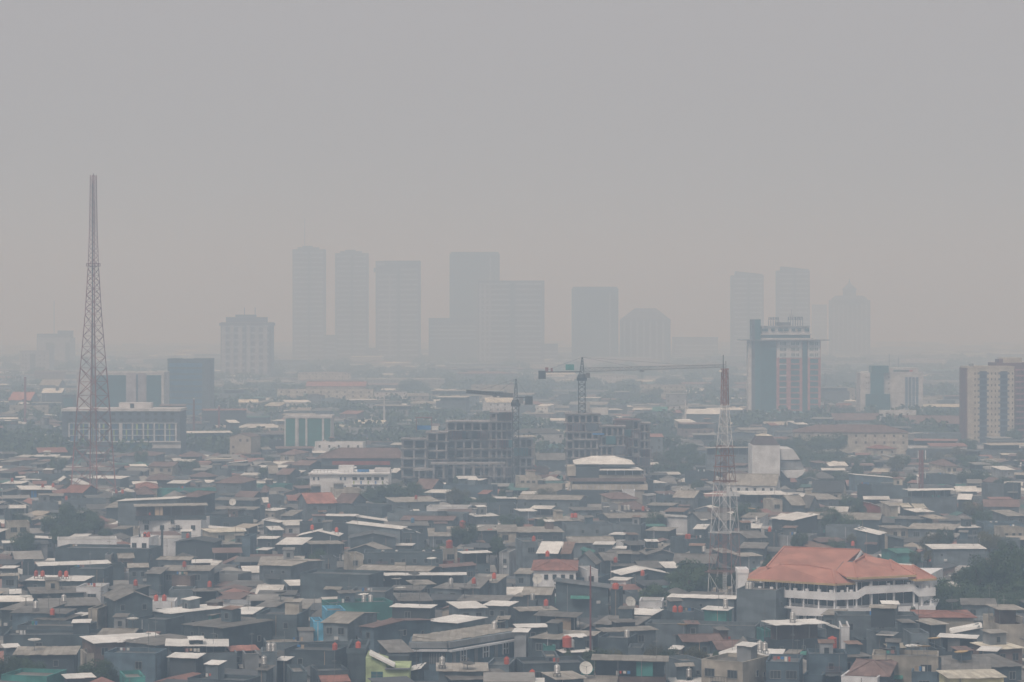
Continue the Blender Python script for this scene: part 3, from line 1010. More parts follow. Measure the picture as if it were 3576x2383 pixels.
def gridw(t, part, xs, ys, w, h, mat, out=.1, cap=100):
    """one part per opening, ys/xs their photo-pixel centres, w x h in photo pixels"""
    n = 0; rest = MB(); D = t['_D']; k = D / F
    me = None
    for y in ys:
        for x in xs:
            X = (x - t['_x0']) * k; Z = H - (y - YH) * k - t['_base']
            if me is None:
                m = MB(); m.box(-w * k / 2, w * k / 2, -out, -.004, -h * k / 2, h * k / 2); me = m.mesh(part, M.get(mat) or W[mat])
            if n < cap: link(part, me, t, (X, 0, Z)); n += 1
            else: rest.box(X - w * k / 2, X + w * k / 2, -out, -.004, Z - h * k / 2, Z + h * k / 2)
    if rest.v: o = rest.build(part, M.get(mat) or W[mat], t); o['kind'] = 'stuff'
rng = lambda a, b, n: [a + (b - a) * i / max(1, n - 1) for i in range(n)]
def lm(phrase, px, D): LM.append((phrase, Vector(((px - CX) * D / F, D, 0))))

# long low building with the coloured window grid, behind the lattice mast
t = block('office_building', 1150, 217, 629, 1437, 22, 'slate', 'wide slate building with grid of blue panes and lime strips, behind the tall thin mast', 'building', rooft=False)
rect(t, 'roof_cornice', 214, 1428, 632, 1437, 'palewall', .5, 22.3)
rect(t, 'penthouse', 408, 1408, 522, 1427.8, 'palewall', -6, 12)
rect(t, 'doorway', 448, 1412, 461, 1427, 'glass', -5.8, 6.2 - .01)
for i in range(13):
    gridw(t, 'window', [248 + i * 29.5], [1446, 1467], 13, 9, 'glass', .06)
for (xa, xb) in ((244, 421), (428, 617)):
    n = 5 if xb < 500 else 5
    for r_ in range(3):
        y0 = 1481 + r_ * 21
        for i in range(n):
            x = xa + (xb - xa) * i / n; wq = (xb - xa) / n
            p = rect(t, 'window', x + 1, y0, x + wq * .74, y0 + 17.5, 'blueglass', .1)
            rect(t, 'panel', x + wq * .30 + rnd.uniform(-3, 3), y0, x + wq * .42, y0 + 17.5, rnd.choice(['lime', 'lime', 'navy']), .16, -.1, p)
    for y in (1477, 1498.6, 1519.6, 1540.5): rect(t, 'floor_band', xa - 4, y, xb + 3, y + 2.2, 'palewall', .5)
    for i in range(n + 1): rect(t, 'pier', xa + (xb - xa) * i / n - 5, 1479.5, xa + (xb - xa) * i / n, 1540, 'palewall', .45)
rect(t, 'pier', 421.5, 1477, 427, 1542, 'palewall', .7)
rect(t, 'entrance_glazing', 400, 1545, 530, 1566, 'tealglass', .1); rect(t, 'canopy_band', 390, 1541.8, 632, 1545, 'palewall', 1.2)
rect(t, 'lower_wall', 530, 1546, 632, 1566, 'palewall', .3)
lm('the window-grid office', 420, 1150)
t = block('glass_building', 1560, 268, 572, 1305, 26, 'palewall', 'pale and blue-green glass block rising behind the slate building, half hidden by the thin mast')
for (a_, b_) in ((326, 440), (512, 563)): rect(t, 'glass_wall', a_, 1311, b_, 1432, 'tealglass', .12)
rect(t, 'pier', 440.5, 1303, 476, 1432, 'farpale', .8); rect(t, 'pier', 482, 1303, 511, 1432, 'farpale', .8); rect(t, 'glass_slot', 476, 1308, 482, 1432, 'blueglass', .12)
rect(t, 'rooftop_plant', 530, 1300, 560, 1305, 'steel', -4, 8)
t = block('glass_tower', 1650, 585, 733, 1258, 24, 'slate', 'plain dark blue-grey box tower standing to one side of the pale glass block', 'tower')
for i in range(9): rect(t, 'glass_band', 590, 1268 + i * 21, 706, 1283 + i * 21, 'blueglass', .08)
rect(t, 'rooftop_plant', 635, 1251, 668, 1258, 'palewall', -6, 12)
lm('the dark box tower', 660, 1650)
t = block('annex_building', 1580, 215, 262, 1385, 14, 'slate', 'small slate-grey annex at the far edge of the pale glass block'); rect(t, 'window', 222, 1392, 256, 1420, 'tealglass', .1)
# teal glass block
t = block('glass_building', 1165, 993, 1156, 1460, 20, 'palewall', 'squat building with green glass walls split by pale vertical piers')
for a_, b_ in ((998, 1030), (1044, 1066), (1074, 1124), (1132, 1154)): rect(t, 'glass_wall', a_, 1463, b_, 1560, 'greenglass', .1)
for i in range(6): rect(t, 'glass_seam', 998, 1476 + i * 15, 1154, 1476.8 + i * 15, 'slate', .15, -.11)
for x in (1037, 1070, 1128): rect(t, 'pier', x - 3, 1457, x + 3, 1562, 'palewall', .5)
rect(t, 'roof_band', 990, 1454, 1160, 1460, 'palewall', .4)
lm('the green glass block', 1075, 1180)
# reddish tower with rooftop signs
t = block('office_tower', 1580, 2656, 2866, 1190, 30, 'maroon', 'reddish and teal office tower with dark lettering on its roof, tallest in the middle distance', 'tower', rooft=False)
rect(t, 'side_shaft', 2625, 1116, 2656, 1460, 'slate', 1.2, 12); rect(t, 'shaft_edge', 2613, 1188, 2624.6, 1455, 'palewall', .4, 10); rect(t, 'shaft_panel', 2636, 1116.5, 2655.5, 1455, 'tealglass', 1.3, -1.21)
rect(t, 'glass_wall', 2657, 1192, 2711, 1450, 'tealglass', .2); rect(t, 'glass_wall', 2802, 1192, 2820, 1450, 'tealglass', .2)
for a_, b_ in ((2713, 2800), (2822, 2864)): rect(t, 'white_panel', a_, 1190.5, b_, 1249.5, 'palewall', .3)
for r_ in range(3):
    gridw(t, 'window', [2726, 2731, 2738, 2743, 2765, 2770, 2775, 2783, 2788], [1201 + r_ * 19.5], 3.4, 10, 'tealglass', .36)
    gridw(t, 'window', [2829, 2834, 2839, 2848, 2854], [1201 + r_ * 19.5], 3.4, 10, 'tealglass', .36)
for r_ in range(9):
    for a_, b_ in ((2722, 2746), (2762, 2792), (2829, 2857)):
        rect(t, 'window', a_, 1254 + r_ * 20.2, b_, 1268.5 + r_ * 20.2, 'tealglass', .12)
    if r_ % 2 == 0: rect(t, 'balcony', 2722, 1271 + r_ * 20.2, 2746, 1274.5 + r_ * 20.2, 'palewall', .6)
for a_, b_ in ((2713, 2721), (2747, 2761), (2793, 2801), (2821, 2828), (2858, 2866)): rect(t, 'pier', a_, 1250, b_, 1450, 'maroon', .35)
rect(t, 'terrace_slab', 2588, 1186.6, 2894, 1189.6, 'steel', 4, 26); rect(t, 'trim_band', 2657, 1181, 2840, 1186.4, 'palewall', .5, 24)
rect(t, 'glass_storey', 2658, 1170, 2830, 1181, 'tealglass', -.5, 24); rect(t, 'ledge', 2655, 1166, 2833, 1169.8, 'palewall', 1.2, 25)
rect(t, 'top_storey', 2662, 1141, 2827, 1165.8, 'palewall', -1, 22); rect(t, 'roof_edge', 2668, 1138.3, 2830, 1140.8, 'whitesteel', .2, 23)
for (x, n) in ((2662, 5), (2694, 3), (2718, 4), (2738, 4), (2765, 3), (2786, 3), (2810, 4)):
    for i in range(n): rect(t, 'window', x + i * 4.2, 1148, x + i * 4.2 + 3, 1157, 'tealglass', -.9, .1)
rect(t, 'plant_room', 2716, 1126, 2765, 1138, 'steel', -6, 14)
def sign(t, x0, x1, y0, y1, part='sign'):
    D = t['_D']; k = D / F; s = MB(); X = lambda px: (px - t['_x0']) * k; Z = lambda py: H - (py - YH) * k - t['_base']
    for i in range(7):                              # scaffold holding the letters
        x = X(x0 + (x1 - x0) * i / 6); s.bar((x, 4, Z(1138.3)), (x, 4, Z(y1)), .12); s.bar((x, 6.5, Z(1138.3)), (x, 4.2, Z(y0)), .1)
    fr = s.build('sign_frame', M['steel'], t); s = MB(); n = 8; wl = (X(x1) - X(x0)) / n; hh = Z(y0) - Z(y1)
    for i in range(n):                              # blocky letter strokes, unreadable in the photo
        x = X(x0) + i * wl; z = Z(y1)
        s.box(x, x + wl * .2, 3.7, 3.9, z, z + hh); s.box(x + wl * .2, x + wl * .75, 3.7, 3.9, z + hh * .8, z + hh)
        if i % 2: s.box(x + wl * .55, x + wl * .75, 3.7, 3.9, z, z + hh * .8)
        else: s.box(x + wl * .2, x + wl * .75, 3.7, 3.9, z, z + hh * .2); s.box(x + wl * .2, x + wl * .6, 3.7, 3.9, z + hh * .42, z + hh * .58)
    s.build('sign_lettering', M['logo'], fr)
sign(t, 2687, 2722, 1109, 1117); sign(t, 2755, 2806, 1107, 1118)
rect(t, 'antenna', 2766.6, 1082, 2767.6, 1106, 'steel', -5, 5.3); rect(t, 'sign_base', 2761, 1099, 2774, 1106, 'palewall', -4, 6)
lm('the teal office tower', 2760, 1580)
# pale building with dark glass slab and vertical window strips
t = block('office_building', 1600, 3086, 3223, 1304, 26, 'palewall', 'pale office block with four tall dark window strips and a small rooftop name board')
for i in range(4): rect(t, 'window_strip', 3161 + i * 12.4, 1318, 3170 + i * 12.4, 1440, 'blueglass', .12)
for i in range(14): rect(t, 'floor_band', 3161, 1326 + i * 8.4, 3209, 1327 + i * 8.4, 'palewall', .2, -.13)
rect(t, 'top_storey', 3096, 1286, 3208, 1303.8, 'palewall', -1, 22); rect(t, 'name_board', 3120, 1292.5, 3144, 1304, 'tealglass', -.8, .99 - .01)
rect(t, 'sign_lettering', 3145, 1293, 3176, 1304, 'logo', -.8, .99 - .01); rect(t, 'sign_lettering', 3177, 1293, 3188, 1304, 'logored', -.8, .99 - .01)
rect(t, 'antenna', 3111.6, 1236, 3112.4, 1286, 'steel', -8, 8.3); rect(t, 'antenna', 3143.6, 1248, 3144.4, 1286, 'steel', -8, 8.3)
gridw(t, 'window', [3104], [1318, 1339, 1359], 4, 6, 'glass', .08)
t = block('glass_building', 1597, 3040, 3086, 1302, 24, 'tealglass', 'dark green glass slab attached beside the pale office block with window strips', rooft=False)
rect(t, 'upper_glass', 3045, 1278, 3103, 1301.8, 'tealglass', .5, 14); rect(t, 'lower_glass', 3022, 1376, 3108, 1444, 'tealglass', .9, -.2)
rect(t, 'side_wall', 3005, 1302, 3039.7, 1442, 'palewall', -.6, 20); gridw(t, 'window', [3026, 3034], [1318, 1338, 1358], 3, 4, 'glass', -.5)
lm('the striped pale office', 3160, 1600)
# beige apartment tower and its brown neighbour
t = block('apartment_tower', 1290, 3378, 3542, 1286, 20, 'beige', 'beige apartment tower with two dark vertical bands and rows of small windows', 'tower')
for a_, b_ in ((3421, 3446), (3493, 3518)):
    rect(t, 'dark_panel', a_, 1297, b_, 1566, 'navy', .05)  # navy panel laid flat on the face
    for i in range(14): rect(t, 'ledge', a_ - 7, 1301 + i * 20.4, b_ + 7, 1308 + i * 20.4, 'slate', .14)
gridw(t, 'window', [3405, 3463, 3476, 3536], [1305 + i * 20.4 for i in range(14)], 4, 7.5, 'glass', .08)
rect(t, 'brick_edge', 3372, 1286, 3377.8, 1568, 'brown', .3, 18)
rect(t, 'rooftop_tank', 3394, 1272, 3408, 1286, 'steel', -6, 9)
t = block('apartment_tower', 1318, 3480, 3680, 1268, 24, 'brown', 'brown brick tower partly hidden behind the beige apartment tower, cut by the frame edge', 'tower', rooft=False)
rect(t, 'penthouse', 3504, 1250, 3572, 1267.7, 'beige', -2, 16); rect(t, 'penthouse', 3490, 1255, 3503.7, 1267.7, 'brown', -1, 12)
for i in range(13): rect(t, 'floor_band', 3546, 1290 + i * 21, 3680, 1294 + i * 21, 'maroon', .25); gridw(t, 'window', [3556, 3570], [1301 + i * 21], 5, 7, 'glass', .08)
lm('the beige tower', 3460, 1290)
# far hazy blocks on the left
t = block('hospital_building', 3400, 128, 245, 1182, 40, 'farpale', 'very faint pale block with dark top storey, far off behind the thin mast'); rect(t, 'top_storey', 128, 1166, 243, 1181.5, 'farwall', -2, 30); rect(t, 'upper_storey', 200, 1155, 243, 1165.8, 'farwall', -2, 30)
rect(t, 'window_strip', 160, 1197, 190, 1260, 'farglass', .3); rect(t, 'window_strip', 228, 1197, 243, 1260, 'farglass', .3)
rect(t, 'antenna', 181, 1050, 182.4, 1166, 'farwall', -15, 15.6)
t = block('hospital_building', 3000, 70, 172, 1228, 34, 'farpale', 'faint pale block with one dark strip, nearer than the fainter dark-topped one')
rect(t, 'window_strip', 105, 1236, 124, 1300, 'farglass', .3); gridw(t, 'window', [80, 90, 140, 155], [1242, 1256, 1270, 1284], 5, 6, 'farglass', .2)
lm('the faint pale blocks', 130, 3000)

# ------------------------------------------------------------------ hazy skyline towers
S2 = 3576 / 2353
TW = [  # x0 x1 top (2353 px picture), distance, kind, label
 (507, 623, 741, 2925, 'b', 'stepped apartment tower nearest of the skyline group, alone with two thin rooftop antennas'),
 (672, 746, 573, 4170, 'a', 'tallest faint skyline tower, first of three slim residential towers, thin mast above'),
 (770, 845, 582, 4200, 'a', 'middle of three slim residential towers in the haze, flat stepped crown'),
 (863, 965, 600, 4050, 'c', 'third slim residential tower with a lower shoulder, next to the squat banded block'),
 (1033, 1148, 583, 4300, 'g', 'broad bluish slab tower with plain face, standing behind the wide pale striped tower'),
 (1098, 1251, 645, 3900, 'd', 'wide skyline tower with pale vertical stripes on one edge'),
 (985, 1096, 731, 4100, 'h', 'squat hazy block with bright horizontal bands at its top'),
 (1315, 1421, 663, 3950, 'g', 'dark blue hazy slab tower with one pale vertical line, standing alone mid skyline'),
 (1427, 1541, 735, 4050, 'm', 'hazy tower with sloping shoulders like a mansard, beside the dark blue slab'),
 (1548, 1650, 775, 4500, 'h', 'low very faint block between the mansard-shouldered tower and the slanted twin'),
 (1682, 1755, 633, 4250, 's', 'first slanted-top twin tower, rising behind the reddish office tower shaft'),
 (1787, 1861, 622, 4250, 's', 'taller slanted-top twin tower above the rooftop lettering of the reddish tower'),
 (1911, 2000, 690, 4700, 'p', 'faint rounded tower crowned by a small pointed dome'),
 (1868, 1900, 700, 5400, 'h', 'barely visible slim tower between the slanted twin and the domed tower'),
 (745, 772, 770, 4100, 'h', 'small podium filling the gap between the first two slim towers'),
 (1250, 1282, 790, 4100, 'h', 'small dark hazy block at the foot of the wide striped tower'),
 (840, 866, 800, 4150, 'h', 'low podium linking the middle and third slim towers'),
 (1330, 1500, 822, 3600, 'w', 'low wide pale roofline at the foot of the dark blue slab'),
]
for (x0, x1, yt, D, kind, lab) in TW:
    D *= .93
    x0 *= S2; x1 *= S2; yt *= S2; k = D / F; dep = max(18, (x1 - x0) * k * .6)
    t = block('skyline_tower' if yt < 1160 else 'skyline_block', D, x0, x1, yt, dep, {'g': 'farglass', 'w': 'farpale'}.get(kind, 'farwall'), lab, 'tower' if yt < 1160 else 'building', rooft=False)
    w = x1 - x0; yb = 1118 + H / k; fl = 3.3 / k * 2
    if kind in 'abcds':
        y = yt + 9; 
        while y < yb - 14: rect(t, 'floor_band', x0 + w * .06, y, x0 + w * .48, y + fl * .42, 'farpale', 1.2); rect(t, 'floor_band', x0 + w * .56, y, x1 - w * .05, y + fl * .42, 'farpale', 1.2); y += fl * 1.15
        rect(t, 'recess', x0 + w * .49, yt + 6, x0 + w * .55, yb - 8, 'farglass', 1.0)
    if kind in 'a':
        rect(t, 'crown', x0 + w * .15, yt - 7, x0 + w * .8, yt - .3, 'farwall', -3, dep - 3); rect(t, 'crown_step', x0 + w * .3, yt - 12, x0 + w * .6, yt - 7.3, 'farwall', -5, dep - 5)
    if x0 < 1040 and kind == 'a': rect(t, 'antenna', x0 + w * .36, 762, x0 + w * .36 + 1.6, yt - 12, 'farwall', -9, 9.9)
    if kind == 'b':
        for i in range(6): rect(t, 'bay', x0 + w * (.02 + .165 * i), yt + 10, x0 + w * (.10 + .165 * i), yb - 6, 'farpale', 1.5 + (i % 2))
        rect(t, 'crown', x0 + w * .1, yt - 18, x1 - w * .12, yt - .3, 'farwall', -3, dep - 3); rect(t, 'crown_step', x0 + w * .28, yt - 27, x1 - w * .34, yt - 18.3, 'farwall', -6, dep - 6)
        for q in (.45, .66): rect(t, 'antenna', x0 + w * q, yt - 52, x0 + w * q + 2, yt - 18.3, 'farwall', -9, 9.5)
        rect(t, 'cornice', x0 - 4, yt + 2, x1 + 4, yt + 12, 'farwall', 2, dep + 1)
    if kind == 'c':
        rect(t, 'upper_slab', x0 + w * .2, yt - 1, x1, yt + 20, 'farwall', 2, dep - 3); rect(t, 'shoulder', x0 - 6, yt + 24, x0 + w * .4, yt + 40, 'farwall', 3, 2)
        rect(t, 'pale_rib', x0 + w * .30, yt + 50, x0 + w * .34, yb - 8, 'farpale', 2)
    if kind == 'g':
        for i in range(5): rect(t, 'glass_seam', x0 + w * (.14 + .17 * i), yt + 12, x0 + w * (.15 + .17 * i), yb - 6, 'farwall', .8)
        rect(t, 'pale_rib', x0 + w * .80, yt + 14, x0 + w * .83, yb - 8, 'farpale', 1.6); rect(t, 'crown', x0 + w * .02, yt - 6, x1 - w * .02, yt - .3, 'farwall', -4, dep - 4)
    if kind == 'd':
        for i in range(3): rect(t, 'pale_rib', x0 + w * (.02 + .07 * i), yt + 8, x0 + w * (.055 + .07 * i), yb - 6, 'farpale', 2.4)
    if kind == 'h':
        for i in range(4): rect(t, 'pale_band', x0 + w * .02, yt + 26 + i * 14, x1 - w * .02, yt + 31 + i * 14, 'farpale', 1.5)
    if kind == 'm':
        a_ = dp(x0, yt, D); W_ = w * k; m = MB(); z = t['_h'] + .02; hh = 40 * k
        m.hexa([(0, 0, z), (W_, 0, z), (W_, dep, z), (0, dep, z), (W_ * .3, dep * .3, z + hh), (W_ * .72, dep * .3, z + hh), (W_ * .72, dep * .7, z + hh), (W_ * .3, dep * .7, z + hh)]); m.build('mansard_roof', M['farwall'], t)
        for i in range(7): rect(t, 'pier', x0 + w * (.05 + .13 * i), yt + 6, x0 + w * (.09 + .13 * i), yb - 6, 'farpale', 1.6)
    if kind == 's':
        W_ = w * k; z = t['_h'] + .02; m = MB(); m.hexa([(W_ * .12, 2, z), (W_ * .97, 2, z), (W_ * .97, dep - 2, z), (W_ * .12, dep - 2, z), (W_ * .14, 2, z + 6.5), (W_ * .97, 2, z + 2), (W_ * .97, dep - 2, z + 2), (W_ * .14, dep - 2, z + 6.5)]); m.build('slanted_crown', M['farwall'], t)
    if kind == 'p':
        W_ = w * k; z = t['_h'] + .02; m = MB()
        m.lathe([(W_ * .48, z), (W_ * .45, z + 4), (W_ * .36, z + 8)], 16, (W_ / 2, dep / 2, 0)); m.lathe([(W_ * .17, z + 8.05), (W_ * .17, z + 18), (W_ * .2, z + 19), (W_ * .12, z + 24), (W_ * .03, z + 30), (.3, z + 38)], 14, (W_ / 2, dep / 2, 0)); m.build('domed_crown', M['farwall'], t)
        for i in range(8): rect(t, 'pier', x0 + w * (.04 + .12 * i), yt + 14, x0 + w * (.075 + .12 * i), yb - 6, 'farpale', 1.4)
lm('the hazy skyline towers', 1800, 4100)
# ------------------------------------------------------------------ maroon-roofed long building, white block with coloured panels
def prism(t, part, pts, y0, y1, mat, thick=None):
    """front outline given in local x,z extruded from y0 to y1"""
    m = MB(); n = len(pts); vs = [(x, y0, z) for x, z in pts] + [(x, y1, z) for x, z in pts]
    m.add(vs, [tuple(range(n)), tuple(range(2 * n - 1, n - 1, -1))] + [(i, i + n, (i + 1) % n + n, (i + 1) % n) for i in range(n)])
    return m.build(part, M.get(mat) or W[mat], t)
def tx(t, px): return (px - t['_x0']) * t['_D'] / F
def tz(t, py): return H - (py - YH) * t['_D'] / F - t['_base']
def hip(t, part, x0, x1, ye, yr, r0, r1, dep, mat, ov=.7, th=.18, y0=0.0):
    z, zr = tz(t, ye), tz(t, yr); z += .03
    # the ridge sits back by half the depth, so raise it to where the photo shows it
    zr += (dep / 2) * (H - zr) / t['_D']  * -1
    zr = max(zr, z + .3)
    A, B, C, D_ = (tx(t, x0) - ov, y0 - ov, z), (tx(t, x1) + ov, y0 - ov, z), (tx(t, x1) + ov, y0 + dep + ov, z), (tx(t, x0) - ov, y0 + dep + ov, z)
    P, Q = (tx(t, r0), y0 + dep / 2, zr), (tx(t, r1), y0 + dep / 2, zr)
    m = MB(); m.slab([A, B, Q, P], th); m.slab([B, C, Q], th); m.slab([C, D_, P, Q], th); m.slab([D_, A, P], th)
    o = m.build(part, M.get(mat) or RF[mat], t); q = MB()
    for u_, w_ in ((A, P), (B, Q), (P, Q), (C, Q), (D_, P)): q.bar(u_, w_, .14)
    q.build('hip_ridge', M.get(mat) or RF[mat], o); return o

t = block('market_building', 990, 1122, 1370, 1602, 24, 'd', 'long building under a wide dull maroon hipped roof with a faded red band beneath', rooft=False)
hip(t, 'roof', 1112, 1400, 1600, 1565, 1180, 1385, 26, 'b', 1.0); rect(t, 'red_band', 1160, 1611, 1362, 1624, 'r', .5); rect(t, 'awning', 1120, 1624.5, 1310, 1632, 'k', 1.4)
rect(t, 'side_wall', 1370.5, 1600, 1398, 1640, 'm', -.5, 14)
lm('the maroon-roofed block', 1240, 990)
t = block('hotel_building', 870, 1082, 1357, 1657, 20, 'w', 'white three-storey block with rooftop railing, dark windows and small green and blue panels', rooft=False)
rect(t, 'cornice', 1079, 1652, 1361, 1656.9, 'w', 1.0, 20.5); rect(t, 'stair_tower', 1180, 1629, 1232, 1651.6, 'w', -3, 9)
rect(t, 'metal_awning', 1232, 1634, 1242, 1637, 'w', -2, 8); rect(t, 'rooftop_shed', 1305, 1640, 1360, 1651.5, 'palewall', -4, 12); rect(t, 'blue_tarpaulin', 1246, 1643, 1286, 1650, 'bluetarp', -3, 6)
for i in range(18):
    if not 6 < i < 10: rect(t, 'railing_post', 1084 + i * 12, 1641, 1085 + i * 12, 1651.5, 'steel', .3, -.15)
rect(t, 'rail', 1082, 1642, 1178, 1643, 'steel', .34, -.2)
for i, x in enumerate((1231, 1256, 1281, 1307, 1331)):
    for r_, y in enumerate((1667, 1698)):
        p = rect(t, 'window', x, y, x + (16 if x < 1320 else 9), y + 10, 'glass', .12)
        if r_ == 0: rect(t, 'colour_panel', x + 3, y + 13, x + 7, y + 24, ('lime', 'bluetarp')[i % 2], .16, -.01)
gridw(t, 'window', [1096, 1112, 1190, 1205], [1672, 1702], 6, 11, 'blueglass', .12)
rect(t, 'ledge', 1228, 1691, 1357, 1693, 'w', .6)
lm('the railed white block', 1220, 870)

# ------------------------------------------------------------------ stacked building with the white pyramid roof
t = block('club_building', 862, 1992, 2250, 1712, 26, 'c', 'round-cornered tiered building stacked in dark and cream layers under a big white hipped roof', rooft=False)
for (p, x0, y0, x1, y1, mat, o, b_) in (('balustrade', 1997, 1692, 2262, 1711.8, 'c', .4, 24), ('recessed_storey', 2003, 1682, 2250, 1691.6, 'k', -1.5, 22), ('purple_band', 1988, 1670, 2256, 1681.6, 'n', .6, 24),
        ('dark_wall', 2012, 1632, 2092, 1669.6, 'k', -.4, 18), ('recessed_storey', 2092.3, 1648, 2242, 1660, 'k', -3, 16), ('parapet', 2092.3, 1660.4, 2246, 1669.6, 'c', -.2, 18), ('cream_flank', 1982, 1630, 2011.6, 1664, 'c', -2, 14), ('drum_wall', 2014, 1622, 2210, 1631.6, 'm', -3, 18)):
    rect(t, p, x0, y0, x1, y1, mat, o, b_)
for i in range(12): rect(t, 'baluster', 2010 + i * 20, 1694, 2012 + i * 20, 1710, 'palewall', .7, -.41)
for x in (2120, 2150, 2180, 2208, 2238): rect(t, 'post', x, 1642, x + 1.5, 1660, 'palewall', .1, .3)
hip(t, 'roof', 2014, 2208, 1621.6, 1595, 2072, 2150, 20, 'w', .8, y0=2.0)
m = MB(); z = tz(t, 1641); m.slab([(tx(t, 2092), -1.5, z), (tx(t, 2246), -1.5, z), (tx(t, 2232), 9, z + .35), (tx(t, 2105), 9, z + .35)], .15)
m.build('canopy_roof', RF['w'], t)
gridw(t, 'window', [2020 + 18 * i for i in range(12)], [1687], 10, 6, 'glass', -1.35)
lm('the tiered club building', 2120, 862)

# ------------------------------------------------------------------ white windowless tower with mansard cap, curved hall next to it
t = block('theatre_tower', 925, 2627, 2724, 1556, 16, 'w', 'windowless white cube tower capped by a dark tapered mansard', rooft=False)
m = MB(); z = tz(t, 1555.5); a, b_ = tx(t, 2632), tx(t, 2724); zt = tz(t, 1524)
m.hexa([(a, .3, z), (b_, .3, z), (b_, 15, z), (a, 15, z), (tx(t, 2648), 4, zt), (tx(t, 2700), 4, zt), (tx(t, 2700), 12, zt), (tx(t, 2648), 12, zt)]); m.build('mansard_roof', M['mansard'], t)
m = MB(); zc = tz(t, 1517); m.add([(tx(t, 2646), 3.6, zt + .02), (tx(t, 2702), 3.6, zt + .02), (tx(t, 2702), 12.4, zt + .02), (tx(t, 2646), 12.4, zt + .02), (tx(t, 2674), 8, zc)], [(0, 1, 4), (1, 2, 4), (2, 3, 4), (3, 0, 4), (3, 2, 1, 0)]); m.build('cap_roof', RF['c'], t)
rect(t, 'base_band', 2650, 1661, 2724, 1676, 'palewall', .4)
lm('the white cube tower', 2680, 925)
t = block('curved_hall', 932, 2724.6, 2760, 1640, 24, 'k', 'white hall with slanting layered side, half round profile, joined to the windowless tower', rooft=False)
q = lambda px, py: (tx(t, px), tz(t, py))
prism(t, 'upper_roof', [q(2725, 1606), q(2793, 1605), q(2768, 1569), q(2725, 1568)], -1.5, 20, 'w')
prism(t, 'grey_band', [q(2725, 1640), q(2808, 1638), q(2794, 1606.5), q(2725, 1607)], -.8, 20, 'l')
prism(t, 'dark_line', [q(2725, 1609), q(2795, 1608), q(2794, 1606.6), q(2725, 1606.6)], -1.2, -.85, 'k')
prism(t, 'lower_shell', [q(2748, 1668), q(2782, 1669), q(2800, 1658), q(2810, 1643), q(2808, 1640), q(2725, 1642)], -1.6, 20, 'w')

# ------------------------------------------------------------------ salmon-roofed hall
Z3 = 3.137
def hp(zx, zy, D): return dp(2550 + zx / Z3, 1880 + zy / Z3, D)
t = root('assembly_hall', (dp(2917, 2080, 505).x, 505, 0)); tag(t, 'large white hall with layered salmon tiled roofs and two white wraparound balconies', 'hall')
o0 = Vector(t.location)
class LB(MB):
    def world(s, name, mat, parent=t): s.v = [tuple(Vector(v) - o0) for v in s.v]; return s.build(name, mat, parent)
P0, P1, P2 = hp(235, 570, 513.8), hp(1150, 640, 501.8), hp(2250, 600, 509.6)
def xy(p): return Vector((p.x, p.y, 0))
P0, P1, P2 = xy(P0), xy(P1), xy(P2)
back = [P2 + Vector((6, 26, 0)), P0 + Vector((4, 24, 0))]
inw = lambda p, dd: p + Vector((0, dd, 0))
def ring(pts, z): return [Vector((p.x, p.y, z)) for p in pts]
def storey(name, pts, z0, z1, mat):
    b = LB(); n = len(pts); b.add(ring(pts, z0) + ring(pts, z1), [tuple(range(n - 1, -1, -1)), tuple(range(n, 2 * n))] + [(i, (i + 1) % n, (i + 1) % n + n, i + n) for i in range(n)]); return b.world(name, M.get(mat) or W[mat])
core = [P0 + Vector((2.5, 2.6, 0)), P1 + Vector((.2, 2.8, 0)), P2 + Vector((-2.6, 2.6, 0))] + back
cw = storey('wall', core, 0, 12.3, 'hallwall')
zb = [(2.2, 5.0), (7.1, 9.0)]         # lower and upper balcony bands
def wallrun(name, A, B, z0, z1, t0=.35, mat='hallwall', z0b=None, z1b=None, parent=None):
    d = (B - A).normalized(); nrm = Vector((-d.y, d.x, 0)) * t0
    z0b = z0 if z0b is None else z0b; z1b = z1 if z1b is None else z1b
    b = LB(); u = lambda p, z: Vector((p.x, p.y, z))
    b.hexa([u(A, z0), u(B, z0b), u(B + nrm, z0b), u(A + nrm, z0), u(A, z1), u(B, z1b), u(B + nrm, z1b), u(A + nrm, z1)])
    return b.world(name, M.get(mat) or W[mat], parent or t)
lerp = lambda a, b, s: a + (b - a) * s
# slabs
storey('floor_slab', [P0, P1, P2] + back, 2.0, 2.35, 'hallwall'); storey('floor_slab', [P0 + Vector((.02, .02, 0)), P1 + Vector((0, .03, 0)), P2 + Vector((-.02, .02, 0))] + back, 6.75, 7.1, 'hallwall')
zr = lambda zy, D: H - (1880 + zy / Z3 - YH) * (D - 3.2) / F
wallrun('balcony', lerp(P0, P1, .48), P1, zr(860, 509), zr(770, 509), z0b=zr(858, 505), z1b=zr(775, 505))
wallrun('balcony', P1, P2, zr(872, 505), zr(775, 505), z0b=zr(800, 513), z1b=zr(735, 513))
u1 = wallrun('balcony', P0, P1, zr(628, 517), zr(548, 517), z0b=zr(684, 505), z1b=zr(598, 505))
s1, s2, s3, s4 = .25, .30, .77, .83
pa, pb, pc, pd = lerp(P1, P2, s1 - .03), lerp(P1, P2, s2), lerp(P1, P2, s3), lerp(P1, P2, s4)
wallrun('balcony', P1, pa, zr(678, 505), zr(598, 505), z0b=zr(668, 507), z1b=zr(585, 507))
wallrun('balcony', pa, pb, zr(668, 507), zr(585, 507), z0b=zr(610, 508), z1b=zr(522, 508))
wallrun('balcony', pb, pc, zr(610, 508), zr(522, 508), z0b=zr(585, 511), z1b=zr(502, 511))
wallrun('balcony', pc, pd, zr(585, 511), zr(502, 511), z0b=zr(638, 512), z1b=zr(548, 512))
wallrun('balcony', pd, P2, zr(638, 512), zr(548, 512), z0b=zr(630, 513), z1b=zr(540, 513))
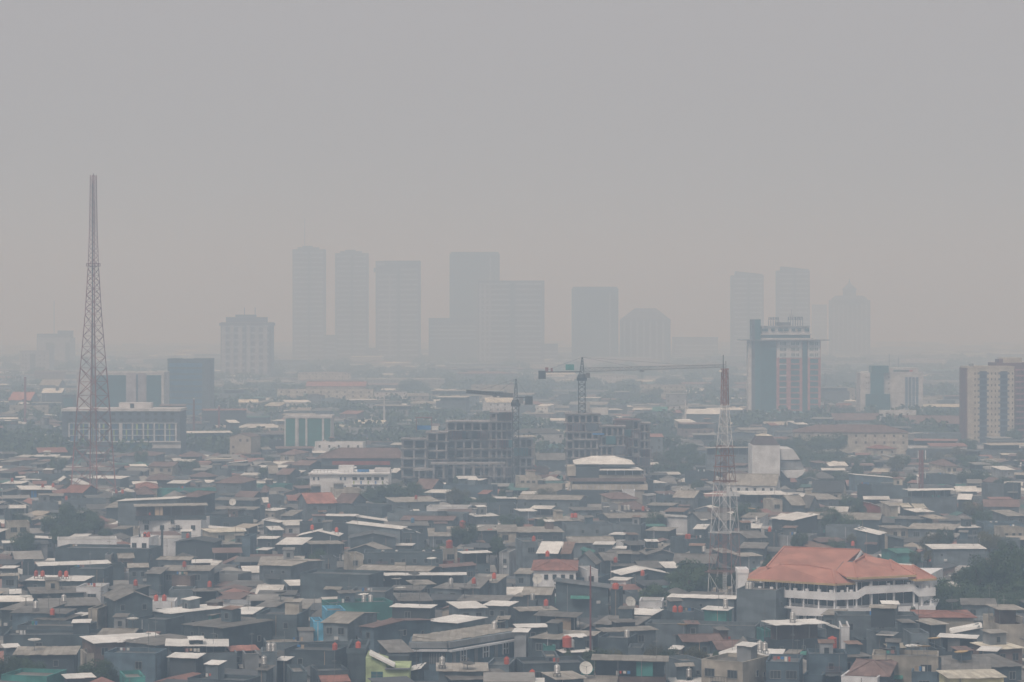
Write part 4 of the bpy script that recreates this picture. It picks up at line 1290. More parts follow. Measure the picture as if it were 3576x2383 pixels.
# merlons on the parapets
for s in rng(.08, .93, 7):
    p = lerp(P0, P1, s); zt = zr(548, 517) + (zr(598, 505) - zr(548, 517)) * s; wallrun('parapet_cap', p, lerp(P0, P1, s + .035), zt + .004, zt + .5, .4)
for s in (.06, .15, .34, .52, .72, .9): 
    zt = zr(598, 505) + (zr(522, 508) - zr(598, 505)) * min(1, max(0, (s - .22) / .08)) if s < .8 else zr(545, 512.5)
    wallrun('parapet_cap', lerp(P1, P2, s), lerp(P1, P2, s + .025), zt + .004, zt + .45, .4)
for s in (.02, .2, .38, .6, .8, .96): zt = zr(775, 505) + (zr(735, 513) - zr(775, 505)) * s; wallrun('parapet_cap', lerp(P1, P2, s), lerp(P1, P2, s + .025), zt + .004, zt + .4, .4)
# columns
IN = Vector((0, .45, 0))
for s in (.02, .14, .3, .46, .62, .8, .985): wallrun('column', lerp(P0, P1, s) + IN, lerp(P0, P1, s + .013) + IN, 7.1, 11.9, .3)
for s in (.12, .21, .36, .58, .78, .86, .95): wallrun('column', lerp(P1, P2, s) + IN, lerp(P1, P2, s + .012) + IN, 7.1, 12.6 if .15 < s < .8 else 11.6, .3)
for s in (.52, .64, .76, .985): wallrun('column', lerp(P0, P1, s) + IN, lerp(P0, P1, s + .016) + IN, 2.35, 6.74, .3)
for s in (.11, .21, .35, .57, .7, .8, .93): wallrun('column', lerp(P1, P2, s) + IN, lerp(P1, P2, s + .014) + IN, 2.35, 6.74, .3)
# openings on the set-back walls; upper glass also paints in shade under eaves
C0, C1, C2 = core[0], core[1], core[2]
def opening(A, B, s0, s1_, z0, z1, mat='glass', name='window'):
    d = (B - A).normalized(); nr = Vector((d.y, -d.x, 0)) * .12
    if nr.y > 0: nr = -nr
    wallrun(name, lerp(A, B, s0) + nr, lerp(A, B, s1_) + nr, z0, z1, .1, mat)
for s in rng(.02, .91, 11): opening(C0, C1, s, s + rnd.uniform(.07, .083), 7.6, 12.0)  # broad dark panes, widened to stand in for shade below the roof
for s in rng(.03, .80, 9): opening(C1, C2, s, s + rnd.uniform(.08, .09), 7.6, 12.28)  # taller on this wing, carrying the painted shade up to the eave
opening(C1, C2, .86, .97, 7.6, 11.0)
for s in (.52, .6, .66, .72, .84): opening(C0, C1, s, s + .05, 3.0, 6.3)
for a_, b_ in ((.13, .19), (.23, .34), (.37, .56), (.60, .69), (.73, .79)): opening(C1, C2, a_, b_, 2.6, 6.6)
for s in rng(.39, .54, 5): opening(C1, C2, s, s + .004, 2.6, 6.6, 'maroon', 'mullion')
for s in rng(.135, .185, 4): opening(C1, C2, s, s + .003, 2.6, 6.6, 'maroon', 'mullion')
# roofs
def rpoly(b, pts, th=.22): b.slab([hp(*p) for p in pts], th)
def caps(o, segs):
    for a_, c_ in segs:
        q = LB(); q.bar(hp(*a_), hp(*c_), .17); q.world('ridge_cap', M['hallroof'], o)
b = LB(); rpoly(b, [(400, 315, 512), (1160, 362, 508.5), (1430, 128, 520), (590, 98, 523)]); rpoly(b, [(590, 98, 523), (1430, 128, 520), (1570, 240, 534), (480, 240, 538)])
rpoly(b, [(400, 315, 512), (590, 98, 523), (480, 240, 538)])
o = b.world('main_roof', M['hallroof']); caps(o, [((590, 96, 523), (1430, 126, 520)), ((590, 96, 523), (400, 313, 512))])
b = LB(); rpoly(b, [(190, 445, 513.5), (1160, 502, 501.5), (1115, 345, 507), (860, 300, 509.4), (540, 288, 511)]); rpoly(b, [(190, 445, 513.5), (540, 288, 511), (320, 316, 519), (212, 385, 524)])
rpoly(b, [(1160, 502, 501.5), (1378, 488, 504.5), (1180, 358, 508.2), (1115, 345, 507)])
o = b.world('lower_roof', M['hallroof']); caps(o, [((1160, 500, 501.5), (1115, 343, 507)), ((540, 286, 511), (860, 298, 509.4)), ((860, 298, 509.4), (1115, 343, 507))])
b = LB(); rpoly(b, [(1160, 358, 508), (1280, 428, 503.6), (1395, 438, 502.8), (1355, 263, 509), (1245, 255, 510)])
rpoly(b, [(1355, 263, 509), (1395, 438, 502.8), (2035, 403, 507), (1750, 240, 516), (1640, 236, 517), (1480, 190, 518)])
rpoly(b, [(1480, 190, 518), (1640, 236, 517), (1640, 230, 528), (1450, 150, 526)])
o = b.world('wing_roof', M['hallroof']); caps(o, [((1355, 261, 509), (1395, 436, 502.8)), ((1355, 261, 509), (1480, 188, 518)), ((1480, 188, 517.9), (1530, 352, 508)), ((1750, 238, 516), (1785, 350, 508.5)), ((1750, 238, 516), (2035, 401, 507))])
b = LB(); rpoly(b, [(1960, 438, 507.5), (2040, 456, 506.8), (2255, 442, 510), (2000, 298, 514), (1850, 285, 514.5)]); rpoly(b, [(2255, 442, 510), (2200, 400, 524), (2000, 298, 514)])
o = b.world('end_roof', M['hallroof']); caps(o, [((2040, 454, 506.8), (2000, 296, 514)), ((2255, 440, 510), (2000, 296, 514))])
for seg in (((190, 452, 513.6), (1160, 510, 501.6)), ((1160, 510, 501.6), (1378, 496, 504.6)), ((1395, 444, 502.9), (2035, 411, 507.1)), ((1280, 434, 503.7), (1395, 444, 502.9)), ((1960, 446, 507.6), (2040, 463, 506.9)), ((2040, 463, 506.9), (2255, 449, 510.1))):
    b = LB(); b.bar(hp(*seg[0]), hp(*seg[1]), .2); b.world('fascia', M['gold'])
b = LB(); b.slab([hp(1350, 262, 508.6), hp(1362, 272, 508.5), hp(1448, 150, 519.5), hp(1430, 128, 519.8)], .4); b.slab([hp(1448, 150, 519.5), hp(1430, 128, 519.8), hp(1476, 186, 520)], .3); b.world('gable_trim', M['palewall'])
b = LB(); b.slab([hp(1155, 360, 508.1), hp(1165, 362, 508), hp(1250, 256, 510.2), hp(1240, 252, 510.3)], .35); b.world('gable_trim', M['slate'])
t2 = block('stair_tower', 522, 2577, 2612, 2003, 5, 'hallwall', 'small plain white stair block at the end of the salmon-roofed hall'); 
lm('the salmon-roofed hall', 2917, 510)

# ------------------------------------------------------------------ near blue-grey building with white ledge, lime house, awnings
t = block('shophouse_building', 441, 1429, 1562, 2243, 8, 'b', 'blue-grey building with a white ledge, shuttered windows and three white twin-light windows', rooft=False)
a, b_ = dp(1562, 2243, 441), dp(1830, 2240, 459); lw = b_ - a; ang = math.atan2(18, lw.x); L_ = math.hypot(18, lw.x)
wq = t['_w']
m = MB(); ux, uy = math.cos(ang), math.sin(ang); h_ = t['_h']
def fl(s, o_=0.0): return (wq + s * ux + o_ * uy, s * uy - o_ * ux)
p = [fl(.02), fl(L_), (fl(L_)[0] - 8 * uy, fl(L_)[1] + 8 * ux), (wq - 8 * uy, 8 * ux)]
m.hexa([(x, y, 0) for x, y in p] + [(x, y, h_) for x, y in p]); m.build('wing_wall', W['b'], t)
def fbox(name, s0, s1_, o0_, o1_, z0, z1, mat, par=None):
    q = [fl(s0, o1_), fl(s1_, o1_), fl(s1_, o0_), fl(s0, o0_)]; m = MB(); m.hexa([(x, y, z0) for x, y in q] + [(x, y, z1) for x, y in q]); return m.build(name, M.get(mat) or W[mat], par or t)
rect(t, 'parapet_band', 1428, 2243, 1562.5, 2263, 'l', .5); fbox('parapet_band', .1, L_, .02, .5, tz(t, 2263), h_, 'l')
rect(t, 'ledge', 1427, 2267, 1563, 2274, 'w', .9); fbox('ledge', .1, L_, .02, .95, tz(t, 2277), tz(t, 2270), 'w')
rect(t, 'wall_panel', 1432, 2277, 1470, 2332, 'b', .12); rect(t, 'dark_panel', 1474, 2278, 1498, 2340, 'k', .1)  # wall panel in the building's own paint; blackish panel proud of the wall
for i in range(4): rect(t, 'window', 1441 + i * 6, 2294, 1445 + i * 6, 2311, 'glass', .2, -.13)
pn = rect(t, 'window', 1498.5, 2281, 1556, 2318, 'glass', .12)
for i in range(10): rect(t, 'shutter_bar', 1500 + i * 5.7, 2282, 1502.6 + i * 5.7, 2318, 'frame', .2, -.13, pn)
for s in (.17, .46, .72):
    s0 = L_ * s; o = fbox('window', s0, s0 + 1.3, .02, .1, tz(t, 2318), tz(t, 2281), 'glass'); fbox('window_frame', s0 - .3, s0 - .01, .02, .16, tz(t, 2320), tz(t, 2279), 'w', o); fbox('window_frame', s0 + 1.31, s0 + 1.6, .02, .16, tz(t, 2320), tz(t, 2279), 'w', o)
    fbox('window_frame', s0 + .55, s0 + .75, .1, .17, tz(t, 2318), tz(t, 2281), 'w', o); fbox('window_frame', s0, s0 + 1.3, .1, .15, tz(t, 2301), tz(t, 2298), 'w', o)
for s in (.06, .34, .6, .86): fbox('pier', L_ * s, L_ * s + .9, .02, .2, 0, tz(t, 2278), 'l')
m = MB(); m.sheets((.4, .5, h_ + .1), (wq - .1, .5, h_ + .1), (wq - .1, 8, h_ + .45), (.4, 8, h_ + .45)); m.sheets((*fl(.3, -.5), h_ + .1), (*fl(L_ - .2, -.5), h_ + .1), (fl(L_)[0] - 8 * uy, fl(L_)[1] + 8 * ux, h_ + .45), (wq - 8 * uy, 8 * ux, h_ + .5)); m.build('roof', RF['p'], t)
lm('the ledged blue-grey shophouse', 1560, 441)
t = block('house', 418, 1277, 1430, 2334, 9, 'e', 'lime green house with a slanted white roof edge and one large gridded window', 'house', rooft=False)
prism(t, 'gable_wall', [(tx(t, 1277), t['_h'] + .002), (tx(t, 1350), t['_h'] + .002), (tx(t, 1348), tz(t, 2318)), (tx(t, 1277), tz(t, 2296))], .0, 8.8, 'e')
m = MB(); A_, B_ = (tx(t, 1290), tz(t, 2286)), (tx(t, 1378), tz(t, 2330)); m.add([(A_[0], -.7, A_[1]), (B_[0], -.7, B_[1]), (B_[0], -.7, B_[1] + .32), (A_[0], -.7, A_[1] + .4), (A_[0], 3.2, A_[1]), (B_[0], 3.2, B_[1]), (B_[0], 3.2, B_[1] + .32), (A_[0], 3.2, A_[1] + .4)], [(0, 1, 2, 3), (7, 6, 5, 4), (0, 4, 5, 1), (1, 5, 6, 2), (2, 6, 7, 3), (3, 7, 4, 0)]); m.build('roof', RF['w'], t)
pn = rect(t, 'window', 1296, 2346, 1337, 2386, 'tealglass', .1)
for x in (1316, ): rect(t, 'window_bar', x - 1, 2346, x + 1, 2386, 'frame', .17, -.1, pn)
for y in (2358, 2369): rect(t, 'window_bar', 1296, y - 1, 1337, y + 1, 'frame', .15, -.1, pn)
rect(t, 'eave_band', 1345, 2333, 1432, 2337, 'l', .5)
t = block('house', 424, 1213, 1276, 2283, 12, 'd', 'tall dark grey windowless block pressed against the lime green house', 'house')
m = MB(); m.box(tx(t, 1244), tx(t, 1258), 1, 2, t['_h'], t['_h'] + .05)
put_item('T', (dp(1250, 2283, 425).x, 426, t['_h'] + .02), dict(c=dp(1250, 2283, 424), r=3, label='the tall dark grey block beside the lime green house'))
lm('the lime house', 1340, 418)
t = block('rooftop_stall', 429, 1348, 1428, 2290, 5, 'k', 'dark shed with orange tarpaulin sheets sagging in its open front, near the lime house', 'shed', rooft=False)
m = MB(); 
for i in range(12):
    s0, s1_ = i / 12, (i + 1) / 12; x0, x1 = tx(t, 1360) + (tx(t, 1428) - tx(t, 1360)) * s0, tx(t, 1360) + (tx(t, 1428) - tx(t, 1360)) * s1_
    zt = tz(t, 2307) - .5 * abs(math.sin(s0 * 7)); m.box(x0, x1, -.25 - .1 * (i % 2), -.1, tz(t, 2332), zt)
m.build('tarpaulin', M['tarp'], t)

# ------------------------------------------------------------------ concrete frames under construction
def frame(label, D, bays, group=None):
    """bays: (x0, x1, ytop, depth offset, n columns)"""
    x0 = min(b[0] for b in bays); t = root('construction_frame', (dp(x0, 1600, D).x, D, 0)); tag(t, label, 'building', group)
    t['_x0'] = x0; t['_D'] = D; t['_base'] = 0.0
    k = D / F
    for bi, (xa, xb, yt, off, nc, dep) in enumerate(bays):
        top = tz(t, yt); nf = max(1, round(top / 3.45)); fh = top / nf; X0, X1 = tx(t, xa), tx(t, xb)
        for f in range(1, nf + 1):
            z = fh * f; m = MB(); e = rnd.uniform(0, .8); m.box(X0 - e, X1 + e, off - .5, off + dep, z - .32, z)
            m.box(X0 - e, X1 + e, off - .15, off + .2, z - .75, z - .32 - .002); m.build('floor_slab', M['concrete'], t)
            if f == nf and rnd.random() < .9:
                m = MB()
                for i in range(int((X1 - X0) / .8)):
                    if rnd.random() < .7: x = X0 + i * .8; m.bar((x, off + rnd.uniform(0, 3), z), (x, off + 1, z + rnd.uniform(.5, 1.6)), .04)
                if m.v: m.build('rebar', M['mutedsteel'], t)
        for i in range(nc):
            x = X0 + (X1 - X0 - .6) * i / max(1, nc - 1)
            for row, yy in enumerate((off, off + dep * .55)):
                m = MB(); m.box(x, x + .62, yy + .21, yy + .85, 0, top - .33); m.build('column', M['concrete'], t)
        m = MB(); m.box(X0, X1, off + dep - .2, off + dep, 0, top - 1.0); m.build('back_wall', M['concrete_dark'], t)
        for f in range(nf):                         # infill panels and debris on some floors
            for i in range(nc - 1):
                if rnd.random() < .5:
                    xa_ = X0 + (X1 - X0 - .6) * i / (nc - 1) + .7; xb_ = X0 + (X1 - X0 - .6) * (i + 1) / (nc - 1) - .1
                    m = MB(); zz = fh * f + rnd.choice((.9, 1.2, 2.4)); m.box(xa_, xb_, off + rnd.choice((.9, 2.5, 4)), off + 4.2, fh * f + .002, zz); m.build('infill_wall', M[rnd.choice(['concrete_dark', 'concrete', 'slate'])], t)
        for q_ in range(max(1, nf // 2)):         # netting, props and hoist frames
            m = MB(); x = rnd.uniform(X0, X1 - 4); f = rnd.randrange(nf); m.box(x, min(X1, x + rnd.uniform(3, 7)), off - .62, off - .56, fh * f + .4, fh * (f + 1) - .2); m.build('safety_net', M[rnd.choice(['slate', 'tealglass', 'concrete_dark'])], t)
            m = MB(); x = rnd.uniform(X0, X1)
            for i in range(5): m.bar((x + i * .9, off - .8, fh * f), (x + i * .9 + rnd.uniform(-.2, .2), off - .8, fh * (f + 1)), .05)
            m.build('props', M['mutedsteel'], t)
    return t
t = frame('wide bare concrete frame under construction with a tower crane standing against its tallest end', 935, [
 (1402, 1488, 1533, 0, 3, 12), (1489, 1560, 1510, 2, 3, 12), (1556, 1710, 1475, 9, 6, 14), (1711, 1792, 1441, 7, 5, 14), (1793.5, 1862, 1532, 6, 4, 10)])
rect(t, 'podium_slab', 1505, 1614, 1765, 1620, 'concrete', 6, 2)
for i in range(8): rect(t, 'podium_column', 1512 + i * 35, 1620.3, 1519 + i * 35, 1672, 'concrete', 5.6, -4.6)
rect(t, 'porch_slab', 1444, 1634, 1512, 1641, 'concrete', 7, 0); rect(t, 'porch_column', 1463, 1641.3, 1468, 1680, 'concrete', 6.5, -5.7); rect(t, 'porch_column', 1486, 1641.3, 1490, 1680, 'concrete', 6.5, -5.7)
rect(t, 'scaffold', 1450, 1459, 1508, 1461, 'mutedsteel', -3, 5); rect(t, 'scaffold', 1452, 1461.3, 1454, 1509, 'mutedsteel', -3, 3.4); rect(t, 'scaffold', 1505, 1461.3, 1507, 1509, 'mutedsteel', -3, 3.4)
rect(t, 'white_cabin', 1504, 1491, 1530, 1504, 'whitesteel', -3, 6); rect(t, 'blue_sheet', 1455, 1488, 1504, 1503, 'bluetarp', -4, 4.2)
lm('the wide concrete frame', 1600, 935)
t2 = frame('narrower concrete frame with scaffold-cluttered floors, directly behind the tiered white-roofed building', 945, [
 (1978, 2096, 1447, 4, 6, 13), (2098, 2180, 1488, 1, 5, 12), (2150, 2238, 1470, 9, 5, 12), (2238.5, 2275, 1481, 11, 3, 10), (2000, 2088, 1534, 0, 5, 3.9)])
rect(t2, 'rooftop_shed', 2062, 1430, 2128, 1454, 'whitesteel', -14, 20) ; rect(t2, 'screen_frame', 2150, 1466, 2238, 1469, 'mutedsteel', -9, 10); rect(t2, 'blue_sheet', 2070, 1514, 2110, 1519, 'bluetarp', .4, 2)
lm('the narrower concrete frame', 2120, 945)

# ------------------------------------------------------------------ tower cranes
def lattice(parent, name, A, B, w, n, r, mat, up=Vector((0, 0, 1)), tri=False, r2=None, w2=None):
    A = Vector(A); B = Vector(B); d = (B - A).normalized(); u = d.cross(up)
    if u.length < .1: u = d.cross(Vector((0, 1, 0)))
    u.normalize(); v = u.cross(d).normalized(); m = MB(); w2 = w2 or w; r2 = r2 or r * .6
    def cor(s):
        c = lerp(A, B, s); ww = (w + (w2 - w) * s) / 2
        return [c - u * ww, c + u * ww, c + v * ww * 1.8] if tri else [c - u * ww - v * ww, c + u * ww - v * ww, c + u * ww + v * ww, c - u * ww + v * ww]
    nc = 3 if tri else 4
    a, b_ = cor(0), cor(1)
    for i in range(nc): m.bar(a[i], b_[i], r)
    for k in range(n):
        p, q = cor(k / n), cor((k + 1) / n)
        for i in range(nc):
            j = (i + 1) % nc; m.bar(p[i], q[j] if (k + i) % 2 else p[j], r2); m.bar(p[j] if (k + i) % 2 else p[i], q[i] if (k + i) % 2 else q[j], r2)
    return m.build(name, M[mat], parent)
def crane(label, D, xm, ybot, yslew, yapex, jibtip, countertip, mastw, z0):
    base = dp(xm, ybot, D); t = root('tower_crane', (base.x, D, 0)); tag(t, label, 'crane', 'tower cranes over the building site')
    L = lambda px, py: Vector(((px - xm) * D / F, 0, H - (py - YH) * D / F))
    zs = L(xm, yslew); lattice(t, 'mast', (0, 0, z0), (0, 0, zs.z - 3), mastw, int((zs.z - z0) / 2.2), .16, 'darksteel')
    m = MB(); m.lathe([(mastw * .75, zs.z - 3.4), (mastw * .8, zs.z - 2.2), (mastw * .55, zs.z - .9)], 12); m.build('slewing_ring', M['darksteel'], t)
    ap = L(xm + 1.5, yapex); lattice(t, 'tower_head', (0, 0, zs.z - 1), ap, mastw * .7, 6, .13, 'darksteel', w2=.3)
    J = L(*jibtip); C_ = L(*countertip); sg = 1 if J.x > 0 else -1
    lattice(t, 'jib', (sg * mastw * .5, 0, zs.z), J, 1.6, 30, .10 if sg > 0 else .12, 'steel' if sg > 0 else 'concrete_dark', tri=True, w2=1.1)
    m = MB(); m.bar((0, -.6, zs.z), (C_.x, -.6, C_.z), .2); m.bar((0, .6, zs.z), (C_.x, .6, C_.z), .2); m.box(min(0, C_.x), max(0, C_.x), -.6, .6, zs.z - .1, zs.z + .02); m.build('counter_jib', M['darksteel'], t)
    m = MB(); cx = C_.x; m.box(cx - 1.4, cx + 1.4, -1, 1, C_.z - 2.6, C_.z + .5); m.build('counterweight', M['darksteel'], t)
    m = MB(); m.box(sg * mastw * .55, sg * (mastw * .55 + 1.7), -1.7, -.1, zs.z - 2.3, zs.z - .3) if sg > 0 else m.box(mastw * .5, mastw * .5 + 1.6, -1.7, -.1, zs.z - 2.3, zs.z - .3); m.build('cab', M['steel'], t)
    m = MB(); m.bar(ap, lerp(Vector((0, 0, zs.z)), J, .72) + Vector((0, 0, 1.4)), .045); m.bar(ap, lerp(Vector((0, 0, zs.z)), J, .35) + Vector((0, 0, 1.4)), .045); m.bar(ap, C_, .045); m.build('tie_bar', M['steel'], t)
    m = MB(); jx = lerp(Vector((0, 0, zs.z)), J, .42); m.box(jx.x - .8, jx.x + .8, -.6, .6, jx.z - .7, jx.z - .2); m.bar(jx, jx - Vector((0, 0, 6)), .04); m.build('trolley', M['steel'], t)
    return t, L
t, L = crane('tower crane with very long thin jib reaching to the lattice mast, square counterweight', 955, 2032, 1450, 1299, 1248, (2532, 1283), (1893, 1300), 2.5, 30.2)
p = L(1990, 1288); m = MB(); m.box(p.x - 1.6, p.x + 1.6, -.5, .5, p.z - .6, p.z + 1.6); m.build('machine_cabinet', M['teal'], t)
p = L(1912, 1293); m = MB(); m.box(p.x - .9, p.x + .3, -.5, .5, p.z - .5, p.z + 1); m.box(p.x + 1.2, p.x + 2, -.5, .5, p.z - .5, p.z + .8); m.build('winch', M['mutedsteel'], t)
lm('the long-jibbed crane', 2032, 955)
crane('smaller tower crane with short pale jib, its mast rising past the wide concrete frame', 933, 1801, 1690, 1388, 1324, (1628, 1372), (1847, 1389), 2.3, 0)
lm('the smaller crane', 1801, 933)

# ------------------------------------------------------------------ lattice masts
def mast(name, label, D, levels, xc, rleg, rbr, group=None, nb=1.0):
    """levels: (y pixel, width pixel, material of the stretch above)"""
    t = root(name, (dp(xc, 1500, D).x, D, 0)); tag(t, label, 'lattice tower', group); k = D / F
    Zp = lambda py: H - (py - YH) * k
    for (y0, w0, mt), (y1, w1, _) in zip(levels[:-1], levels[1:]):
        z0, z1 = max(0, Zp(y0)), Zp(y1); W0, W1 = w0 * k / 1.25, w1 * k / 1.25
        n = max(1, int(round((z1 - z0) / ((W0 + W1) / 2) * nb))); q_ = 1.45 if y0 > 1300 and xc < 400 else .75 if y0 < 1000 and xc < 400 else 1.0
        o = lattice(t, 'mast_section', (0, 0, z0), (0, 0, z1), W0, n, rleg * q_, mt, up=Vector((.45, .9, 0)), w2=W1, r2=rbr * q_)
    return t, Zp, k
t, Zp, k = mast('lattice_mast', 'very tall thin reddish lattice mast with a ring platform, rising far above the skyline', 870, [(1775, 146, 'mutedsteel'), (1560, 118, 'mutedsteel'), (1430, 101, 'mutedsteel'), (1285, 80, 'mutedsteel'), (1100, 51, 'mutedsteel'), (940, 33, 'mutedsteel'), (800, 24, 'mutedsteel'), (612, 19, 'mutedsteel')], 326, .12, .055, nb=1.5)
m = MB(); zp = Zp(930); r_ = 2.4
for i in range(12):
    a0, a1 = 2 * math.pi * i / 12, 2 * math.pi * (i + 1) / 12
    for z in (zp, zp + .9): m.bar((r_ * math.cos(a0), r_ * math.sin(a0), z), (r_ * math.cos(a1), r_ * math.sin(a1), z), .07)
    m.bar((r_ * math.cos(a0), r_ * math.sin(a0), zp), (r_ * math.cos(a0), r_ * math.sin(a0), zp + .9), .05)
m.build('ring_platform', M['mutedsteel'], t); m = MB(); m.lathe([(2.3, zp - .1), (2.3, zp)], 12); m.build('platform_floor', M['mutedsteel'], t)
m = MB(); m.bar((-.25, 0, 0), (-.25, 0, Zp(640)), .2); m.bar((.3, 0, 0), (.3, 0, Zp(700)), .1); m.build('cable_ladder', M['steel'], t)
m = MB(); m.bar((0, 0, Zp(612)), (0, 0, Zp(606)), .1); m.build('beacon', M['redsteel'], t)
for (y, x, s) in ((1255, -2.0, .5), (1375, .9, .35)): m = MB(); m.lathe([(.1, 0), (.7, .12), (.8, .3)], 14, (x, -2.6, Zp(y))); m.build('drum_antenna', M['dish'], t)
lm('the thin mast', 326, 870)
t, Zp, k = mast('lattice_tower', 'red and white banded lattice tower standing beside the salmon-roofed hall', 560, [(2138, 118, 'whitesteel'), (2000, 106, 'redsteel'), (1860, 94, 'whitesteel'), (1685, 74, 'redsteel'), (1562, 54, 'whitesteel'), (1415, 26, 'redsteel'), (1290, 22, 'redsteel')], 2531, .07, .038, nb=.95)
for (ya, yb, mt) in ((2138, 2000, 'whitesteel'), (2000, 1860, 'redsteel'), (1860, 1685, 'whitesteel'), (1685, 1562, 'redsteel'), (1562, 1415, 'whitesteel'), (1415, 1290, 'redsteel')):
    m = MB(); za, zb_ = max(0, Zp(ya)), Zp(yb)
    for x in (-.38, -.13, .13, .38): m.bar((x, 0, za), (x, 0, zb_), .045)
    z = za
    while z < zb_: m.bar((-.4, -.05, z), (.4, -.05, z), .035); z += .55
    m.build('ladder', M[mt], t)
for y in (2075, 1995, 1858, 1680, 1630, 1592, 1558):
    z = Zp(y); w_ = (30 + (y - 1415) * .115) * k; m = MB()
    m.bar((-w_ * .75, -w_ * .3, z), (w_ * .75, -w_ * .3, z), .07); m.bar((-w_ * .6, w_ * .3, z), (w_ * .6, w_ * .3, z), .07); m.bar((-w_ * .6, -w_ * .3, z), (-w_ * .6, w_ * .3, z), .06); m.bar((w_ * .6, -w_ * .3, z), (w_ * .6, w_ * .3, z), .06)
    m.build('platform', M['redsteel' if 1550 < y < 1700 or y == 1995 else 'whitesteel'], t)
m = MB(); m.bar((-.35, 0, Zp(1292)), (-.35, 0, Zp(1240)), .07); m.build('antenna', M['darksteel'], t); m = MB(); m.bar((.25, 0, Zp(1292)), (.25, 0, Zp(1262)), .05); m.build('antenna', M['steel'], t)
m = MB(); m.bar((-.9, -.6, Zp(1289)), (.9, -.6, Zp(1289)), .09); m.bar((-.9, .6, Zp(1289)), (.9, .6, Zp(1289)), .09); m.build('top_frame', M['redsteel'], t)
for (x, y, r_) in ((-1.0, 1298, .35), (1.4, 1480, .3)): m = MB(); m.lathe([(r_, -.1), (r_, .35)], 12, (x, -.8, Zp(y))); m.build('drum_antenna', M['dish'], t)
lm('the banded lattice tower', 2531, 560)
t, Zp, k = mast('lattice_mast', 'short dull red lattice mast with white panel antennas, beyond the tree grove', 900, [(1790, 16, 'mutedsteel'), (1572, 14, 'mutedsteel')], 3217, .09, .05, nb=.6)
for x, ya, yb in ((-1.4, 1690, 1665), (1.3, 1670, 1645), (-1.2, 1575, 1600), (1.4, 1573, 1605)): m = MB(); m.box(x - .14, x + .14, -.9, -.7, min(Zp(ya), Zp(yb)), max(Zp(ya), Zp(yb))); m.build('panel_antenna', M['whitesteel'], t)
m = MB(); m.bar((.2, 0, 0), (.2, 0, Zp(1572)), .16); m.build('cable_ladder', M['mutedsteel'], t); lm('the dull red mast', 3217, 900)
t, Zp, k = mast('antenna_mast', 'slender dark guyed antenna pole rising from a small pale blue base frame among near roofs', 437, [(2345, 22, 'tankblue'), (2300, 14, 'tankblue'), (2298, 4.4, 'mutedsteel'), (2030, 3.4, 'mutedsteel'), (1975, 1.5, 'mutedsteel')], 2062, .06, .03, nb=.5)
lm('the slender antenna pole', 2062, 437)
t, Zp, k = mast('antenna_mast', 'dark antenna pole standing in front of the white block with three large openings', 640, [(2110, 7, 'darksteel'), (1840, 5, 'darksteel')], 566, .06, .04, nb=.5)
for (nm, x, D, y0, y1, lab) in (('light_pole', 1342, 1400, 1378, 1600, 'tall pale floodlight pole with one crossbar, behind the wide concrete frame'), ('light_pole', 2394, 1350, 1398, 1600, 'tall pale floodlight pole with crossbar, in front of the three white roof planes')):
    t = root(nm, (dp(x, 1400, D).x, D, 0)); tag(t, lab, 'pole', 'floodlight poles'); zt = H - (y0 - YH) * D / F
    m = MB(); m.lathe([(.75, 0), (.5, zt * .7), (.35, zt)], 10); m.build('pole_shaft', M['palewall'], t); m = MB(); z = zt - 3; m.bar((-3, 0, z), (3, 0, z), .16); m.bar((-2, 0, zt - .5), (2, 0, zt - .5), .12); m.build('crossbar', M['palewall'], t)
for i, (x, D, y0, lab) in enumerate(((677, 1300, 1395, 'thin dark pole in front of the plain dark box tower'), (765, 1330, 1420, 'second thin dark mast, beyond the plain dark box tower'), (88, 1500, 1317, 'thin mast topped with a bright lamp near the red-roofed far hall'))):
    t, Zp, k = mast('antenna_mast', lab, D, [(1580, 6, 'mutedsteel'), (y0, 4, 'mutedsteel')], x, .14, .06, nb=.4)
    m = MB(); m.lathe([(.4, Zp(y0)), (.4, Zp(y0) + .5)], 8); m.build('beacon', M['dish'], t)
# raised railway across the right half
t = root('viaduct', (dp(2960, 1570, 1180).x, 1180, 0)); tag(t, 'long low grey concrete viaduct crossing in front of the beige apartment tower', 'viaduct')
w_ = 110; m = MB(); m.box(0, w_, 0, 9, 4.0, 5.2); m.build('deck', M['concrete'], t)
for y in (-.1, 8.9): m = MB(); m.box(0, w_, y, y + .25, 5.2 + .002, 6.3); m.build('parapet', M['palewall'], t)
for i in range(9): m = MB(); m.box(4 + i * 12.5, 5.8 + i * 12.5, 3, 6, 0, 3.998); m.build('pier', M['concrete'], t)
lm('the concrete viaduct', 3250, 1180)
# ------------------------------------------------------------------ trees
def crown_mesh(seed, n, leaf, flat=.8, clumps=11):
    r = random.Random(seed); m = MB(); cl = []
    for i in range(clumps):
        a = r.uniform(0, 6.28); q = r.uniform(.3, .66); cl.append((q * math.cos(a), q * math.sin(a), r.uniform(-.45, .35) * flat, r.uniform(.26, .42)))
    cl.append((0, 0, .28, .48)); cl.append((.1, 0, -.15, .5))
    for i in range(n):
        c = cl[r.randrange(len(cl))]
        d = Vector((r.gauss(0, 1), r.gauss(0, 1), r.gauss(0, 1))).normalized(); q = c[3] * r.uniform(.6, 1.06); p = Vector((c[0] + d.x * q, c[1] + d.y * q, c[2] + d.z * q * .8))
        u = Vector((r.gauss(0, 1), r.gauss(0, 1), r.gauss(0, 1))); u = u.cross(d + Vector((0, 0, .4))).normalized() * leaf * r.uniform(.6, 1.4); w = (d + Vector((r.gauss(0, .4), r.gauss(0, .4), r.gauss(0, .4)))).cross(u).normalized() * leaf * r.uniform(.5, 1.1)
        m.add([p - u - w * .3, p - w * .9, p + u + w * .2, p + w], [(0, 1, 2, 3)])
    return m
